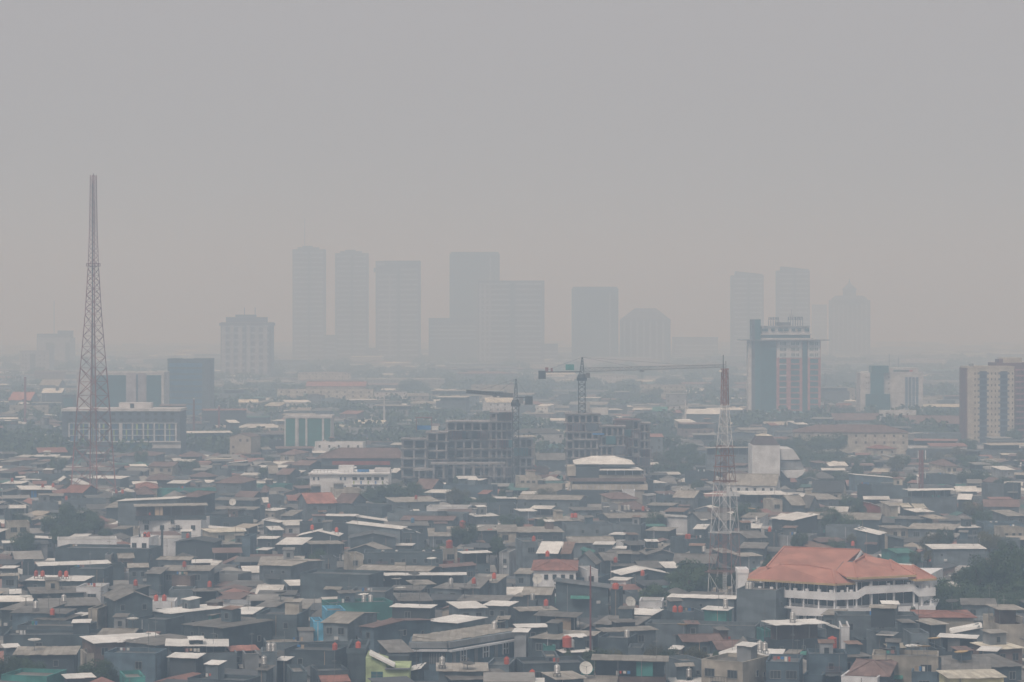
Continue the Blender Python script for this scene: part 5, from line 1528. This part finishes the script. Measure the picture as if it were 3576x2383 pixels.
def tree_proto(seed, n, leaf, mat):
    cm = crown_mesh(seed, n, leaf).mesh('crown', M[mat])
    m = MB(); r = random.Random(seed)
    for k in range(4): m.bar((0, 0, k / 4), (0, 0, (k + 1) / 4), .1 - .014 * k)
    for k in range(7): a = r.uniform(0, 6.28); q = r.uniform(.45, .8); mid = Vector((q * .5 * math.cos(a), q * .5 * math.sin(a), 1.0)); m.bar((0, 0, .7 + .03 * k), mid, .045); m.bar(mid, (q * math.cos(a), q * math.sin(a), r.uniform(1.05, 1.2)), .025)
    return cm, m.mesh('trunk', M['bark'])
TP = [tree_proto(11, 5200, .036, 'leaf'), tree_proto(12, 5200, .036, 'leaf'), tree_proto(13, 4600, .038, 'leaf'), tree_proto(14, 3200, .036, 'leaf_dry')]
TREES = []
def tree(px, ytop, wpx, h, k=None, base=0.0, label=None, grp='trees growing between the houses'):
    """ytop: photo row of the crown's top; wpx its width; h its height in metres"""
    D = (H - h) * F / (ytop - YH); i = k if k is not None else rnd.randrange(3)
    wpx *= 1.22; r = wpx * D / F / 2 / .98; p = dp(px, ytop, D); f = max(.8, min(1.6, (h - base) / r * .42))
    o = root('tree', (p.x, D + r * .6, base), rnd.uniform(0, 6.28)); zc = (h - base) - r * f * .72
    c = link('crown', TP[i][0], o, (0, 0, zc)); c.scale = (r, r, r * f); q = link('trunk', TP[i][1], o); q.scale = (r * .8, r * .8, max(.5, zc * .92))
    TREES.append((o, label, p, r, i, grp)); return o
def tt(ox, oy, s, rows):
    for q in rows: tree(ox + q[0] / s, oy + q[1] / s, q[2] / s, q[3], *(q[4:] if len(q) > 4 else ()))
tt(0, 1900, ZF, [(40, 1000, 260, 9), (200, 1020, 260, 8), (340, 1060, 200, 7), (850, 1045, 330, 8.5), (1010, 1110, 200, 6.5), (1130, 1170, 150, 5)])
tt(1800, 1900, ZF, [(1610, 128, 400, 11.4), (1720, 190, 300, 10.4), (1560, 230, 330, 10.3), (1640, 290, 380, 8.2), (1270, 345, 260, 9), (1370, 400, 150, 7), (1850, 190, 240, 10.4), (2000, 180, 200, 10.2), (2300, 130, 130, 12), (740, 935, 260, 8.6), (900, 940, 220, 8.4, 3), (660, 980, 160, 7.4), (1260, 905, 230, 8.4, 3), (1420, 930, 260, 8, 1), (1640, 915, 260, 8.3, 3), (1830, 970, 70, 7.6), (480, 960, 100, 7), (1310, 470, 130, 7)])
tt(2676, 1900, ZF, [(1500, 215, 300, 12), (1640, 300, 380, 11.5), (1820, 320, 380, 11), (1540, 370, 330, 10), (1720, 420, 380, 9), (1580, 480, 330, 8.5), (1850, 430, 330, 9), (1960, 80, 330, 15), (2240, -30, 360, 18), (2100, 110, 360, 14), (2320, 160, 330, 13), (1900, 210, 330, 12), (2060, 230, 380, 11), (2220, 270, 380, 11), (1990, 380, 360, 9), (2180, 430, 360, 9), (2330, 400, 300, 9), (850, 775, 130, 7.4), (920, 800, 120, 7), (800, 780, 60, 7.2), (1370, 50, 110, 10), (1480, 40, 90, 11, 3), (2130, 780, 80, 9), (30, 85, 130, 12), (1340, 560, 60, 9)])
tt(0, 1480, ZF, [(170, 75, 260, 12), (60, 110, 130, 10), (440, 165, 170, 8), (1710, 310, 210, 11), (1890, 400, 110, 8), (930, 240, 140, 9, 3), (560, 330, 70, 9), (600, 705, 190, 12), (720, 760, 330, 12), (850, 800, 180, 11), (640, 880, 300, 10), (960, 930, 160, 8), (140, 785, 230, 9, 1), (1740, 785, 120, 9), (1900, 90, 300, 12), (2080, 110, 240, 12), (2240, 20, 260, 13), (2300, 120, 200, 11), (1830, 170, 180, 9)])
tt(900, 1480, ZF, [(1010, 555, 170, 10), (1180, 530, 260, 12), (1330, 510, 300, 13), (1460, 555, 220, 10), (1120, 610, 200, 9), (1220, 590, 300, 9), (1360, 595, 300, 9), (1050, 605, 230, 8.5), (1790, 560, 180, 12, 3), (1880, 640, 220, 9, 1), (1990, 690, 220, 8), (2260, 565, 190, 11), (2330, 620, 120, 10), (140, 30, 200, 8), (60, 280, 170, 8), (1060, 120, 200, 9), (420, 440, 120, 7), (560, 1130, 200, 9), (1680, 1075, 140, 8), (1560, 1110, 140, 7), (2140, 1080, 90, 8), (110, 1000, 170, 7), (300, 60, 160, 8), (1900, 590, 120, 10, 3)])
tt(1800, 1480, ZF, [(1340, 240, 230, 12, 3), (1460, 220, 200, 13), (1580, 160, 220, 13), (1680, 250, 240, 12), (1560, 330, 260, 11), (1400, 330, 240, 10, 3), (1690, 400, 200, 8, 1), (1480, 490, 260, 7, 3), (1870, 130, 220, 11), (2060, 135, 180, 11), (1300, 370, 180, 9), (2110, 700, 230, 12), (2210, 740, 160, 10), (2040, 770, 150, 9), (1400, 80, 200, 8), (1490, 95, 180, 7)])
tt(2676, 1480, ZF, [(220, 105, 230, 13), (370, 90, 260, 14), (520, 95, 240, 14), (660, 62, 240, 16), (750, 95, 150, 13), (320, 200, 260, 12), (480, 210, 300, 12), (640, 220, 300, 11), (770, 280, 220, 9, 3), (430, 300, 260, 9), (870, 280, 200, 8), (960, 290, 200, 8, 3), (1190, 300, 170, 9), (1260, 270, 140, 10), (830, 330, 120, 12), (440, 400, 220, 9), (380, 440, 160, 8), (700, 420, 170, 9), (300, 520, 200, 6), (1000, 440, 220, 9), (1080, 490, 120, 7), (1320, 440, 120, 9), (1190, 540, 100, 6), (1500, 290, 200, 8), (1620, 250, 170, 8, 3), (1900, 270, 220, 8), (2040, 320, 220, 8), (1880, 400, 260, 10), (2000, 420, 280, 9, 1), (2170, 470, 160, 8), (745, 632, 220, 10), (2020, 770, 230, 10), (1930, 830, 120, 8), (600, 1030, 130, 9), (700, 1045, 120, 8), (790, 990, 100, 9, 3), (540, 800, 90, 10), (720, 795, 90, 9), (1060, 170, 170, 8), (940, 175, 110, 8), (1850, 140, 150, 10), (2270, 30, 150, 12)])
tt(0, 1100, ZF, [(340, 570, 260, 14), (150, 580, 200, 13), (420, 1000, 110, 9), (2120, 620, 200, 12), (2290, 1030, 240, 12), (1980, 700, 150, 11)])
tt(900, 1100, ZF, [(190, 480, 200, 14), (80, 600, 200, 12), (740, 440, 260, 14), (930, 450, 260, 14), (1120, 445, 240, 14), (1300, 450, 240, 14), (1460, 465, 200, 13), (1720, 470, 220, 13), (1950, 460, 220, 13), (1380, 570, 260, 18), (1300, 660, 240, 14), (1500, 600, 260, 15), (720, 770, 300, 12), (520, 790, 150, 11), (860, 790, 90, 12), (1780, 830, 170, 12), (60, 1050, 200, 10), (120, 770, 180, 12), (940, 1020, 200, 9), (1220, 960, 200, 10), (1640, 850, 200, 11), (2080, 870, 260, 12, 3), (560, 480, 200, 13), (2180, 500, 240, 13)])
tt(1800, 1100, ZF, [(280, 650, 170, 13), (60, 740, 170, 12), (1200, 640, 180, 14, 3), (1290, 650, 150, 14), (1400, 540, 260, 16), (1520, 680, 190, 12), (1780, 610, 260, 16), (1900, 560, 220, 16), (1080, 700, 170, 12), (980, 720, 160, 12), (1210, 880, 180, 15), (1130, 920, 140, 12), (1330, 1000, 160, 11), (1430, 1070, 190, 10), (520, 760, 200, 12), (820, 890, 200, 11), (1280, 850, 260, 11), (1560, 840, 240, 11), (1700, 860, 240, 11), (2010, 940, 180, 11), (2150, 880, 220, 11), (100, 900, 180, 11), (1850, 880, 130, 10)])
tt(2676, 1100, ZF, [(570, 780, 200, 12), (700, 810, 190, 12), (780, 840, 170, 11), (150, 890, 260, 11), (400, 880, 200, 11), (560, 930, 200, 9), (640, 520, 220, 15), (760, 480, 220, 16), (900, 870, 130, 11), (1180, 880, 220, 12), (1350, 880, 220, 12), (1000, 950, 170, 10), (1480, 870, 260, 12), (1650, 860, 260, 12), (1770, 840, 200, 12), (1500, 770, 240, 11), (1300, 1010, 260, 10), (1450, 980, 300, 11), (1620, 1000, 260, 10), (1740, 990, 180, 10), (1210, 940, 90, 12), (1160, 950, 60, 12), (560, 340, 200, 20), (1850, 1120, 160, 9), (500, 1110, 220, 10), (250, 1110, 180, 10), (1540, 700, 260, 11)])

# ------------------------------------------------------------------ the rest of the city as one mass each
def hits(x, y, rad):
    for hh in HOUSES:
        dx, dy = x - hh['c'].x, y - hh['c'].y
        if abs(dy) > 26 or abs(dx) > 60: continue
        c, s = math.cos(-hh['a']), math.sin(-hh['a']); lx, ly = dx * c - dy * s, dx * s + dy * c
        if abs(lx) < hh['w'] / 2 + rad and abs(ly) < hh['d'] / 2 + rad: return True
    return False
RES = [(217, 629, 1140, 1180), (1402, 1870, 928, 966), (1978, 2275, 940, 975), (2613, 2866, 1570, 1620), (3005, 3223, 1590, 1635), (3370, 3700, 1280, 1345), (1112, 1400, 980, 1020), (1082, 1357, 862, 895), (1980, 2262, 855, 892), (2627, 2815, 918, 962), (2570, 3290, 500, 546), (1429, 1840, 434, 468), (1213, 1432, 412, 440), (993, 1156, 1170, 1205), (268, 735, 1550, 1680), (215, 262, 1575, 1600)]
def reserved(x, y):
    px = CX + x * F / y
    for a, b_, c, d in RES:
        if c - 6 < y < d + 6 and a - 12 < px < b_ + 12: return True
    return False
n_ = 0; tr = random.Random(77)
while n_ < 62:
    y = tr.uniform(620, 1180); x = tr.uniform(-.205, .205) * y; r_ = tr.uniform(2.6, 5.2)
    if hits(x, y, 1.2) or hits(x, y - 9, .5) or reserved(x, y): continue
    hh = tr.uniform(8.5, 13); tree(CX + x * F / y, YH + (H - hh) * F / y, 2 * r_ * F / y / 1.22, hh, tr.choice((0, 1, 2, 2, 3))); n_ += 1
WT = [(.11, .14, .16), (.18, .22, .245), (.14, .165, .18), (.36, .38, .40), (.62, .62, .62), (.44, .40, .34), (.22, .17, .15), (.17, .23, .28), (.08, .09, .1), (.25, .26, .26), (.16, .18, .2)]
RT = [(.29, .285, .27)] * 6 + [(.15, .15, .145)] * 7 + [(.72, .71, .67)] * 4 + [(.20, .14, .125)] * 4 + [(.29, .155, .13)] * 2 + [(.10, .11, .12)] * 4 + [(.07, .17, .155)] * 1 + [(.42, .38, .32)] * 1
fr = random.Random(99)
def mass_house(b, x, y, w, d, h, rot, big=False):
    wt = fr.choice(WT); rt = fr.choice(RT); j = fr.uniform(.8, 1.2); wt = tuple(q * j for q in wt); rt = tuple(q * j for q in rt)
    c, s = math.cos(rot), math.sin(rot); Q = lambda u, v, z: (x + u * c - v * s, y + u * s + v * c, z)
    st = fr.random()
    def bx(u0, u1, v0, v1, z0, z1, tone): b.hexa([Q(u0, v0, z0), Q(u1, v0, z0), Q(u1, v1, z0), Q(u0, v1, z0), Q(u0, v0, z1), Q(u1, v0, z1), Q(u1, v1, z1), Q(u0, v1, z1)], 0, tone)
    W2, D2 = w / 2, d / 2
    bx(-W2, W2, -D2, D2, 0, h, wt); e = .4
    if st < .3:
        r_ = fr.uniform(.3, 1.1); b.sheets(Q(-W2 - e, -D2 - e, h + .05), Q(W2 + e, -D2 - e, h + .05), Q(W2 + e, D2 + e, h + r_), Q(-W2 - e, D2 + e, h + r_), .08, 0, rt, 2.2 if y < 1122 else 99)
        bx(-W2 + .05, W2 - .05, D2 - .3, D2 - .05, h, h + r_ * .85, wt)
    elif st < .5:
        r_ = fr.uniform(.8, 1.8); b.slab([Q(-W2 - e, -D2 - e, h), Q(W2 + e, -D2 - e, h), Q(W2 + e, 0, h + r_), Q(-W2 - e, 0, h + r_)], .1, 0, rt); b.slab([Q(-W2 - e, 0, h + r_), Q(W2 + e, 0, h + r_), Q(W2 + e, D2 + e, h), Q(-W2 - e, D2 + e, h)], .1, 0, rt)
        for u in (-W2 + .02, W2 - .02): b.add([Q(u, -D2, h), Q(u, D2, h), Q(u, 0, h + r_ * .95)], [(0, 1, 2)], 0, wt)
    elif st < .65:
        r_ = fr.uniform(.8, 1.6); b.slab([Q(-W2 - e, -D2 - e, h), Q(0, -D2 - e, h + r_), Q(0, D2 + e, h + r_), Q(-W2 - e, D2 + e, h)], .1, 0, rt); b.slab([Q(0, -D2 - e, h + r_), Q(W2 + e, -D2 - e, h), Q(W2 + e, D2 + e, h), Q(0, D2 + e, h + r_)], .1, 0, rt)
        b.add([Q(-W2, -D2 + .02, h), Q(W2, -D2 + .02, h), Q(0, -D2 + .02, h + r_ * .95)], [(0, 1, 2)], 0, wt)
    elif st < .78:
        m_ = min(W2, D2); r_ = fr.uniform(1, 2.2); a_ = max(.1, W2 - m_); P, P2_ = Q(-a_, 0, h + r_), Q(a_, 0, h + r_)
        b.slab([Q(-W2 - e, -D2 - e, h), Q(W2 + e, -D2 - e, h), P2_, P], .1, 0, rt); b.slab([Q(W2 + e, -D2 - e, h), Q(W2 + e, D2 + e, h), P2_], .1, 0, rt); b.slab([Q(W2 + e, D2 + e, h), Q(-W2 - e, D2 + e, h), P, P2_], .1, 0, rt); b.slab([Q(-W2 - e, D2 + e, h), Q(-W2 - e, -D2 - e, h), P], .1, 0, rt)
    elif st < .9:
        for (u0, u1, v0, v1) in ((-W2, W2, -D2, -D2 + .2), (-W2, W2, D2 - .2, D2), (-W2, -W2 + .2, -D2 + .2, D2 - .2), (W2 - .2, W2, -D2 + .2, D2 - .2)): bx(u0, u1, v0, v1, h + .001, h + .7, wt)
    else:
        z = h + 2.4; b.slab([Q(-W2 - e, -D2 - e, z), Q(W2 + e, -D2 - e, z), Q(W2 + e, D2 + e, z + .5), Q(-W2 - e, D2 + e, z + .5)], .1, 0, rt)
        for u in (-W2 + .1, 0, W2 - .1): bx(u - .06, u + .06, -D2 + .05, -D2 + .17, h + .001, z - .02, (.3, .3, .3))
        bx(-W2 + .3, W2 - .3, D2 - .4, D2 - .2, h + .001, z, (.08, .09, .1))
    dk = (.035, .042, .05)
    for fl_ in range(max(1, int(h / 3.2))):
        zz = h - 1.6 - fl_ * 3.1
        if zz < .8: break
        n = max(1, int(w / 3.2))
        for i in range(n):
            if fr.random() < .6: u = -W2 + w * (i + .5) / n; bx(u - .55, u + .55, -D2 - .03, -D2, zz - .6, zz + .6, dk)
def intree(x, y, g=2.0): return any((x - q[2].x) ** 2 + (y - q[2].y - q[3] * .6) ** 2 < (q[3] * .6 + g) ** 2 for q in TREES)
def woods(x, y): return math.sin(x * .021 + y * .006) + math.sin(x * .009 - y * .013)
b = MB()
y = 345.0
while y < 1120:
    hw = y * (CX + 60) / F + 60; x = -hw + fr.uniform(0, 4); step = fr.uniform(7, 9.5)
    while x < hw:
        w = fr.uniform(4.5, 9); d = step * .85; cx = x + w / 2; cy = y + fr.uniform(-1.5, 1.5)
        if not hits(cx, cy, min(w, d) / 2 - .3) and not reserved(cx, cy) and not intree(cx, cy):
            mass_house(b, cx, cy, w, d, fr.choice((3.0, 3.4, 3.8, 4.4, 5.2 if y > 650 else 4.0)) + fr.uniform(-.3, .3), R(fr.uniform(-24, 24)))
        x += w + fr.uniform(.3, 1.6)
    y += step
o = b.build('low_houses', M['tone']); tag(o, 'mass of small low houses packed into the gaps between the larger houses', 'houses', kind='stuff')
def far_mass(y0, y1, name, label, s0, dens):
    b = MB(); y = y0
    while y < y1:
        hw = y * (CX + 90) / F + 160; x = -hw; st = s0 * fr.uniform(.8, 1.2)
        while x < hw:
            w = fr.uniform(.7, 1.8) * s0; 
            if fr.random() < (dens if woods(x, y) < .55 else dens * .35) and not intree(x + w / 2, y, 4) and not (y < 2200 and intree(x + w / 2, y + 14, 2)) and not reserved(x + w / 2, y) and not hits(x + w / 2, y, 3):
                bigb = fr.random() < .07
                mass_house(b, x + w / 2, y, w, s0 * .7, fr.uniform(4, 8) if not bigb else fr.uniform(9, 15), R(fr.uniform(-20, 20)))
            x += w + fr.uniform(.5, .9 * s0)
        y += st
    o = b.build(name, M['tone']); tag(o, label, 'houses', kind='stuff')
far_mass(1122, 1900, 'distant_houses', 'hazy sprawl of low houses from the concrete frames back to the tree belt', 14, .72)
far_mass(1905, 6500, 'horizon_houses', 'farthest houses dissolving into haze at the foot of the skyline towers', 42, .6)
# far tree belts
b = MB(); r2 = random.Random(5)
for i in range(3300):
    y = 1130 + 3000 * r2.random() ** 1.6; hw = y * (CX + 80) / F + 110; x = r2.uniform(-hw, hw)
    if reserved(x, y) or (y < 1900 and hits(x, y, 3)): continue
    if woods(x, y) + r2.uniform(-.8, .8) < .1: continue
    rr = r2.uniform(5, 10) * (1 + y / 6000); hh = r2.uniform(8, 15)
    for q in range(80):
        d = Vector((r2.gauss(0, 1), r2.gauss(0, 1), r2.gauss(0, 1))).normalized(); p = Vector((x + d.x * rr * r2.uniform(.5, 1), y + d.y * rr * .8, hh * .58 + d.z * hh * .42 * r2.uniform(.6, 1)))
        l = 1.0 + y / 2600; u = Vector((r2.gauss(0, 1), r2.gauss(0, 1), r2.gauss(0, 1))).normalized() * l; w = u.cross(d).normalized() * l if u.cross(d).length > .01 else Vector((0, 0, l))
        b.add([p - u, p - w * .8, p + u, p + w * .7], [(0, 1, 2, 3)])
o = b.build('distant_trees', M['leaf']); tag(o, 'hazy belts and clumps of far trees among the distant houses', 'trees', kind='stuff')

# ------------------------------------------------------------------ only the 296 houses that show largest stay individual
from mathutils.bvhtree import BVHTree
bpy.context.view_layer.update()
kidmap = {}
for o in sc.objects:
    if o.parent: kidmap.setdefault(o.parent.name, []).append(o)
def family(o):
    out = [o]
    for c in kidmap.get(o.name, []): out += family(c)
    return out
owner = {}
for i, rec in enumerate(HOUSES):
    rec['fam'] = family(rec['root'])
    for o in rec['fam']: owner[o.name] = i
V, P, ID = [], [], []
for o in sc.objects:
    if o.type != 'MESH' or o.data.name.startswith(('crown', 'distant_trees', 'horizon')) or o.parent is None and o.name.startswith('distant'): continue
    mw = o.matrix_world; n0 = len(V); V += [mw @ v.co for v in o.data.vertices]; own = owner.get(o.name, -1)
    for p in o.data.polygons: P.append(tuple(n0 + i for i in p.vertices)); ID.append(own)
bv = BVHTree.FromPolygons(V, P); eye = Vector((0, 0, H)); cnt = [0] * len(HOUSES)
for yy in range(1240, 2383, 6):
    for xx in range(3, 3576, 7):
        hit = bv.ray_cast(eye, Vector(((xx - CX) / F, 1, -(yy - YH) / F)).normalized())
        if hit[2] is not None and ID[hit[2]] >= 0: cnt[ID[hit[2]]] += 1
order = sorted(range(len(HOUSES)), key=lambda i: -cnt[i] - (10 ** 6 if HOUSES[i]['label'] else 0))
mb = MB(); mats = []; gone = 0
for i in order[294:]:
    rec = HOUSES[i]; rec['gone'] = True; gone += 1
    if cnt[i] > 0:
        for o in rec['fam']:
            if o.type != 'MESH': continue
            mw = o.matrix_world; idx = []
            for m_ in o.data.materials:
                if m_ not in mats: mats.append(m_)
                idx.append(mats.index(m_))
            n0 = len(mb.v); mb.v += [tuple(mw @ v.co) for v in o.data.vertices]
            for p in o.data.polygons: mb.f.append(tuple(n0 + q for q in p.vertices)); mb.m.append(idx[p.material_index]); mb.c.append(None)
    for o in rec['fam']: bpy.data.objects.remove(o)
o = mb.build('partly_hidden_houses', mats); tag(o, 'smaller houses peeping out between the larger houses', 'houses', kind='stuff')
print('kept smallest', cnt[order[293]], 'merged', gone, 'unseen', sum(1 for c in cnt if c == 0))
ITEMS = [q for q in ITEMS]

# ------------------------------------------------------------------ ground, sky, haze, light, camera
m = MB(); m.add([(-3500, 120, 0), (3500, 120, 0), (3500, 9000, 0), (-3500, 9000, 0)], [(0, 1, 2, 3)])
g = m.build('ground', M['road']); tag(g, 'dark ground and lanes between the houses', kind='structure')
HZ = dict(density=.00080, color=(.58, .785, 1.0))
m = MB(); m.box(-3600, 3600, -60, 9100, -1, 300)
hz = m.build('haze', None); hz.data.materials.clear()
hm = bpy.data.materials.new('smog'); hm.use_nodes = True; nt = hm.node_tree; nt.nodes.clear()
out = nt.nodes.new('ShaderNodeOutputMaterial'); pv = nt.nodes.new('ShaderNodeVolumePrincipled')
pv.inputs['Density'].default_value = HZ['density']; pv.inputs['Color'].default_value = (*HZ['color'], 1); pv.inputs['Anisotropy'].default_value = .0
pv.inputs['Absorption Color'].default_value = (1, 1, 1, 1)
nt.links.new(pv.outputs[0], out.inputs['Volume']); hz.data.materials.append(hm); tag(hz, 'pale blue-grey smog filling the air over the city', kind='stuff')

w = bpy.data.worlds.new('World'); sc.world = w; w.use_nodes = True; nt = w.node_tree; N = nt.nodes; L = nt.links
bg = N['Background']; bg.inputs['Strength'].default_value = 1.0
EL, AZ = 53, 205           # sun height; degrees clockwise from the view direction: high behind the camera's left shoulder
sky = N.new('ShaderNodeTexSky'); sky.sky_type = 'NISHITA'; sky.sun_disc = False; sky.sun_elevation = R(EL); sky.sun_rotation = R(AZ)
sky.dust_density = 6; sky.air_density = 1.5; sky.ozone_density = 1
hs = N.new('ShaderNodeHueSaturation'); hs.inputs['Saturation'].default_value = .35; hs.inputs['Value'].default_value = .03; L.new(sky.outputs[0], hs.inputs['Color'])
tc = N.new('ShaderNodeTexCoord'); sx = N.new('ShaderNodeSeparateXYZ'); L.new(tc.outputs['Generated'], sx.inputs[0])
rp = N.new('ShaderNodeValToRGB'); L.new(sx.outputs['Z'], rp.inputs[0])
rp.color_ramp.elements[0].position = 0; rp.color_ramp.elements[0].color = (.250, .236, .250, 1)
rp.color_ramp.elements[1].position = 1; rp.color_ramp.elements[1].color = (.37, .37, .385, 1)
e = rp.color_ramp.elements.new(.12); e.color = (.305, .287, .312, 1)
e = rp.color_ramp.elements.new(.4); e.color = (.335, .335, .345, 1)
ad = N.new('ShaderNodeMix'); ad.data_type = 'RGBA'; ad.blend_type = 'ADD'; ad.inputs[0].default_value = 1; L.new(rp.outputs[0], ad.inputs[6]); L.new(hs.outputs[0], ad.inputs[7]); L.new(ad.outputs[2], bg.inputs['Color'])
ld = bpy.data.lights.new('sun', 'SUN'); ld.energy = 1.72; ld.angle = R(10); ld.color = (1, .955, .945); lo = bpy.data.objects.new('sun', ld); COL.objects.link(lo)
dv = Vector((math.sin(R(AZ)) * math.cos(R(EL)), math.cos(R(AZ)) * math.cos(R(EL)), math.sin(R(EL)))); lo.rotation_euler = dv.to_track_quat('Z', 'Y').to_euler(); lo.location = (0, 300, 400)
cd = bpy.data.cameras.new('camera'); cd.sensor_width = 36; cd.lens = 36 * F / 3576; cd.shift_y = -(1191.5 - YH) / 3576; cd.clip_start = 1; cd.clip_end = 20000
co = bpy.data.objects.new('camera', cd); COL.objects.link(co); co.location = (0, 0, H); co.rotation_euler = (R(90), 0, 0); sc.camera = co
sc.view_settings.view_transform = 'Standard'; sc.view_settings.look = 'None'; sc.view_settings.exposure = 0; sc.view_settings.gamma = 1
c = sc.cycles; c.max_bounces = 5; c.diffuse_bounces = 3; c.glossy_bounces = 2; c.volume_bounces = 1; c.transparent_max_bounces = 4; c.use_denoising = True

# ------------------------------------------------------------------ labels that single each thing out
def wc(s): return len(s.replace(',', ' ').replace('-', ' ').split())
def place(c):
    q = min(((abs(p.x - c.x) + abs(p.y - c.y) * .55, ph, p) for ph, p in LM if not ph.startswith('the hazy')), key=lambda z: z[0])
    p = q[2]; dx = (c.x / c.y - p.x / p.y) * F; dy = c.y - p.y; ad = abs(dx)
    rel = 'beside' if abs(dy) < 14 and ad < 260 else 'well aside of' if ad >= 420 else ('just ' if abs(dy) < 45 else 'far ' if abs(dy) > 130 else '') + ('before' if dy < 0 else 'behind')
    return rel + ' ' + q[1]
ORD = 'first second third fourth fifth sixth seventh eighth ninth tenth eleventh twelfth thirteenth fourteenth fifteenth sixteenth seventeenth eighteenth nineteenth twentieth'.split()
seen = {}
def settle(entries, fmt=0):
    """entries: (object, list of (priority, words), point); equal texts get their order along the row"""
    def join(parts, lim):
        parts = list(parts)
        while wc(' '.join(w for _, w in parts)) > lim and any(p_ > 0 for p_, _ in parts):
            k = max(range(len(parts)), key=lambda i: parts[i][0]); parts.pop(k)
        return ' '.join(w for _, w in parts if w).replace(' ,', ',')
    by = {}
    for o, parts, p in entries: by.setdefault(join(parts, 14), []).append((o, p))
    for k, v in by.items():
        if len(v) == 1 and k.lower() not in seen: v[0][0]['label'] = k; seen[k.lower()] = 1; continue
        v.sort(key=lambda e: e[1].x / e[1].y)
        for i, e in enumerate(v):
            t_ = k + ', ' + ORD[min(i, 19)] + ' rightwards'; e[0]['label'] = t_; seen[t_.lower()] = 1
ent = []
for rec in HOUSES:
    if rec.get('gone'): continue
    o = rec['root']; o['category'] = 'house'; o['group'] = 'houses of the packed quarter'
    if rec['label']: o['label'] = rec['label']; continue
    rk, rc = rec['rk'], rec['rc']; n = rec['items'].count('T') + rec['items'].count('s')
    ex = ('with orange tank' if n == 1 else 'with orange tanks') if 'T' in rec['items'] else 'with steel tank' if n else 'with dish' if rec['items'] and rec['items'][0] in 'SMVO' else ''
    size = 'tall' if rec['h'] >= 10 and rec['D'] < 1200 else 'wide' if rec['w'] > 17 else 'narrow' if rec['w'] < 5.5 else ''
    ent.append((o, [(2, size), (0, WALLW[rec['wall']] + ' house,'), (0, ('flat' if rk == 'F' else ROOFW.get(rc, 'grey') + ' ' + ROOFK[rk]) + ' roof'), (1, ex), (0, ', ' + place(rec['c']))], rec['c']))
settle(ent)
ent = []
IW = {'T': 'orange water tank', 's': 'shiny steel water tank', 'B': 'blue water tank', 'Q': 'large orange water tank', 'S': 'pale satellite dish', 'M': 'dark mesh satellite dish', 'V': 'pale upright satellite dish', 'O': 'tan satellite dish', 'v': 'small round roof vent'}
IC = {'T': 'water tank', 's': 'water tank', 'B': 'water tank', 'Q': 'water tank', 'S': 'satellite dish', 'M': 'satellite dish', 'V': 'satellite dish', 'O': 'satellite dish', 'v': 'roof vent'}
for o, code, host in ITEMS:
    o['category'] = IC[code]; o['group'] = {'water tank': 'water tanks standing on roofs', 'satellite dish': 'satellite dishes on roofs', 'roof vent': 'turbine vents on roofs'}[IC[code]]
    ent.append((o, [(0, IW[code]), (1, 'on ' + (WALLW[host['wall']] + ' house' if 'wall' in host else 'tall dark block')), (0, ', ' + place(host['c']))], o.location.copy()))
settle(ent)
ent = []
TK = ['dense dark green tree', 'broad rounded green tree', 'loose mid green tree', 'dry brownish tree']
for o, lab, p, r_, i, grp in TREES:
    o['category'] = 'tree'; o['group'] = grp; sz = 'big' if r_ > 6.5 else 'small' if r_ < 3.2 else ''
    ent.append((o, [(1, sz), (0, TK[i]), (0, ', ' + place(p))], p))
settle(ent)
for o in sc.objects:
    for k in ('_w', '_h', '_x0', '_D', '_base'):
        if k in o: del o[k]
print('HOUSES', len(HOUSES), 'ITEMS', len(ITEMS), 'TREES', len(TREES), 'OBJ', len(sc.objects))
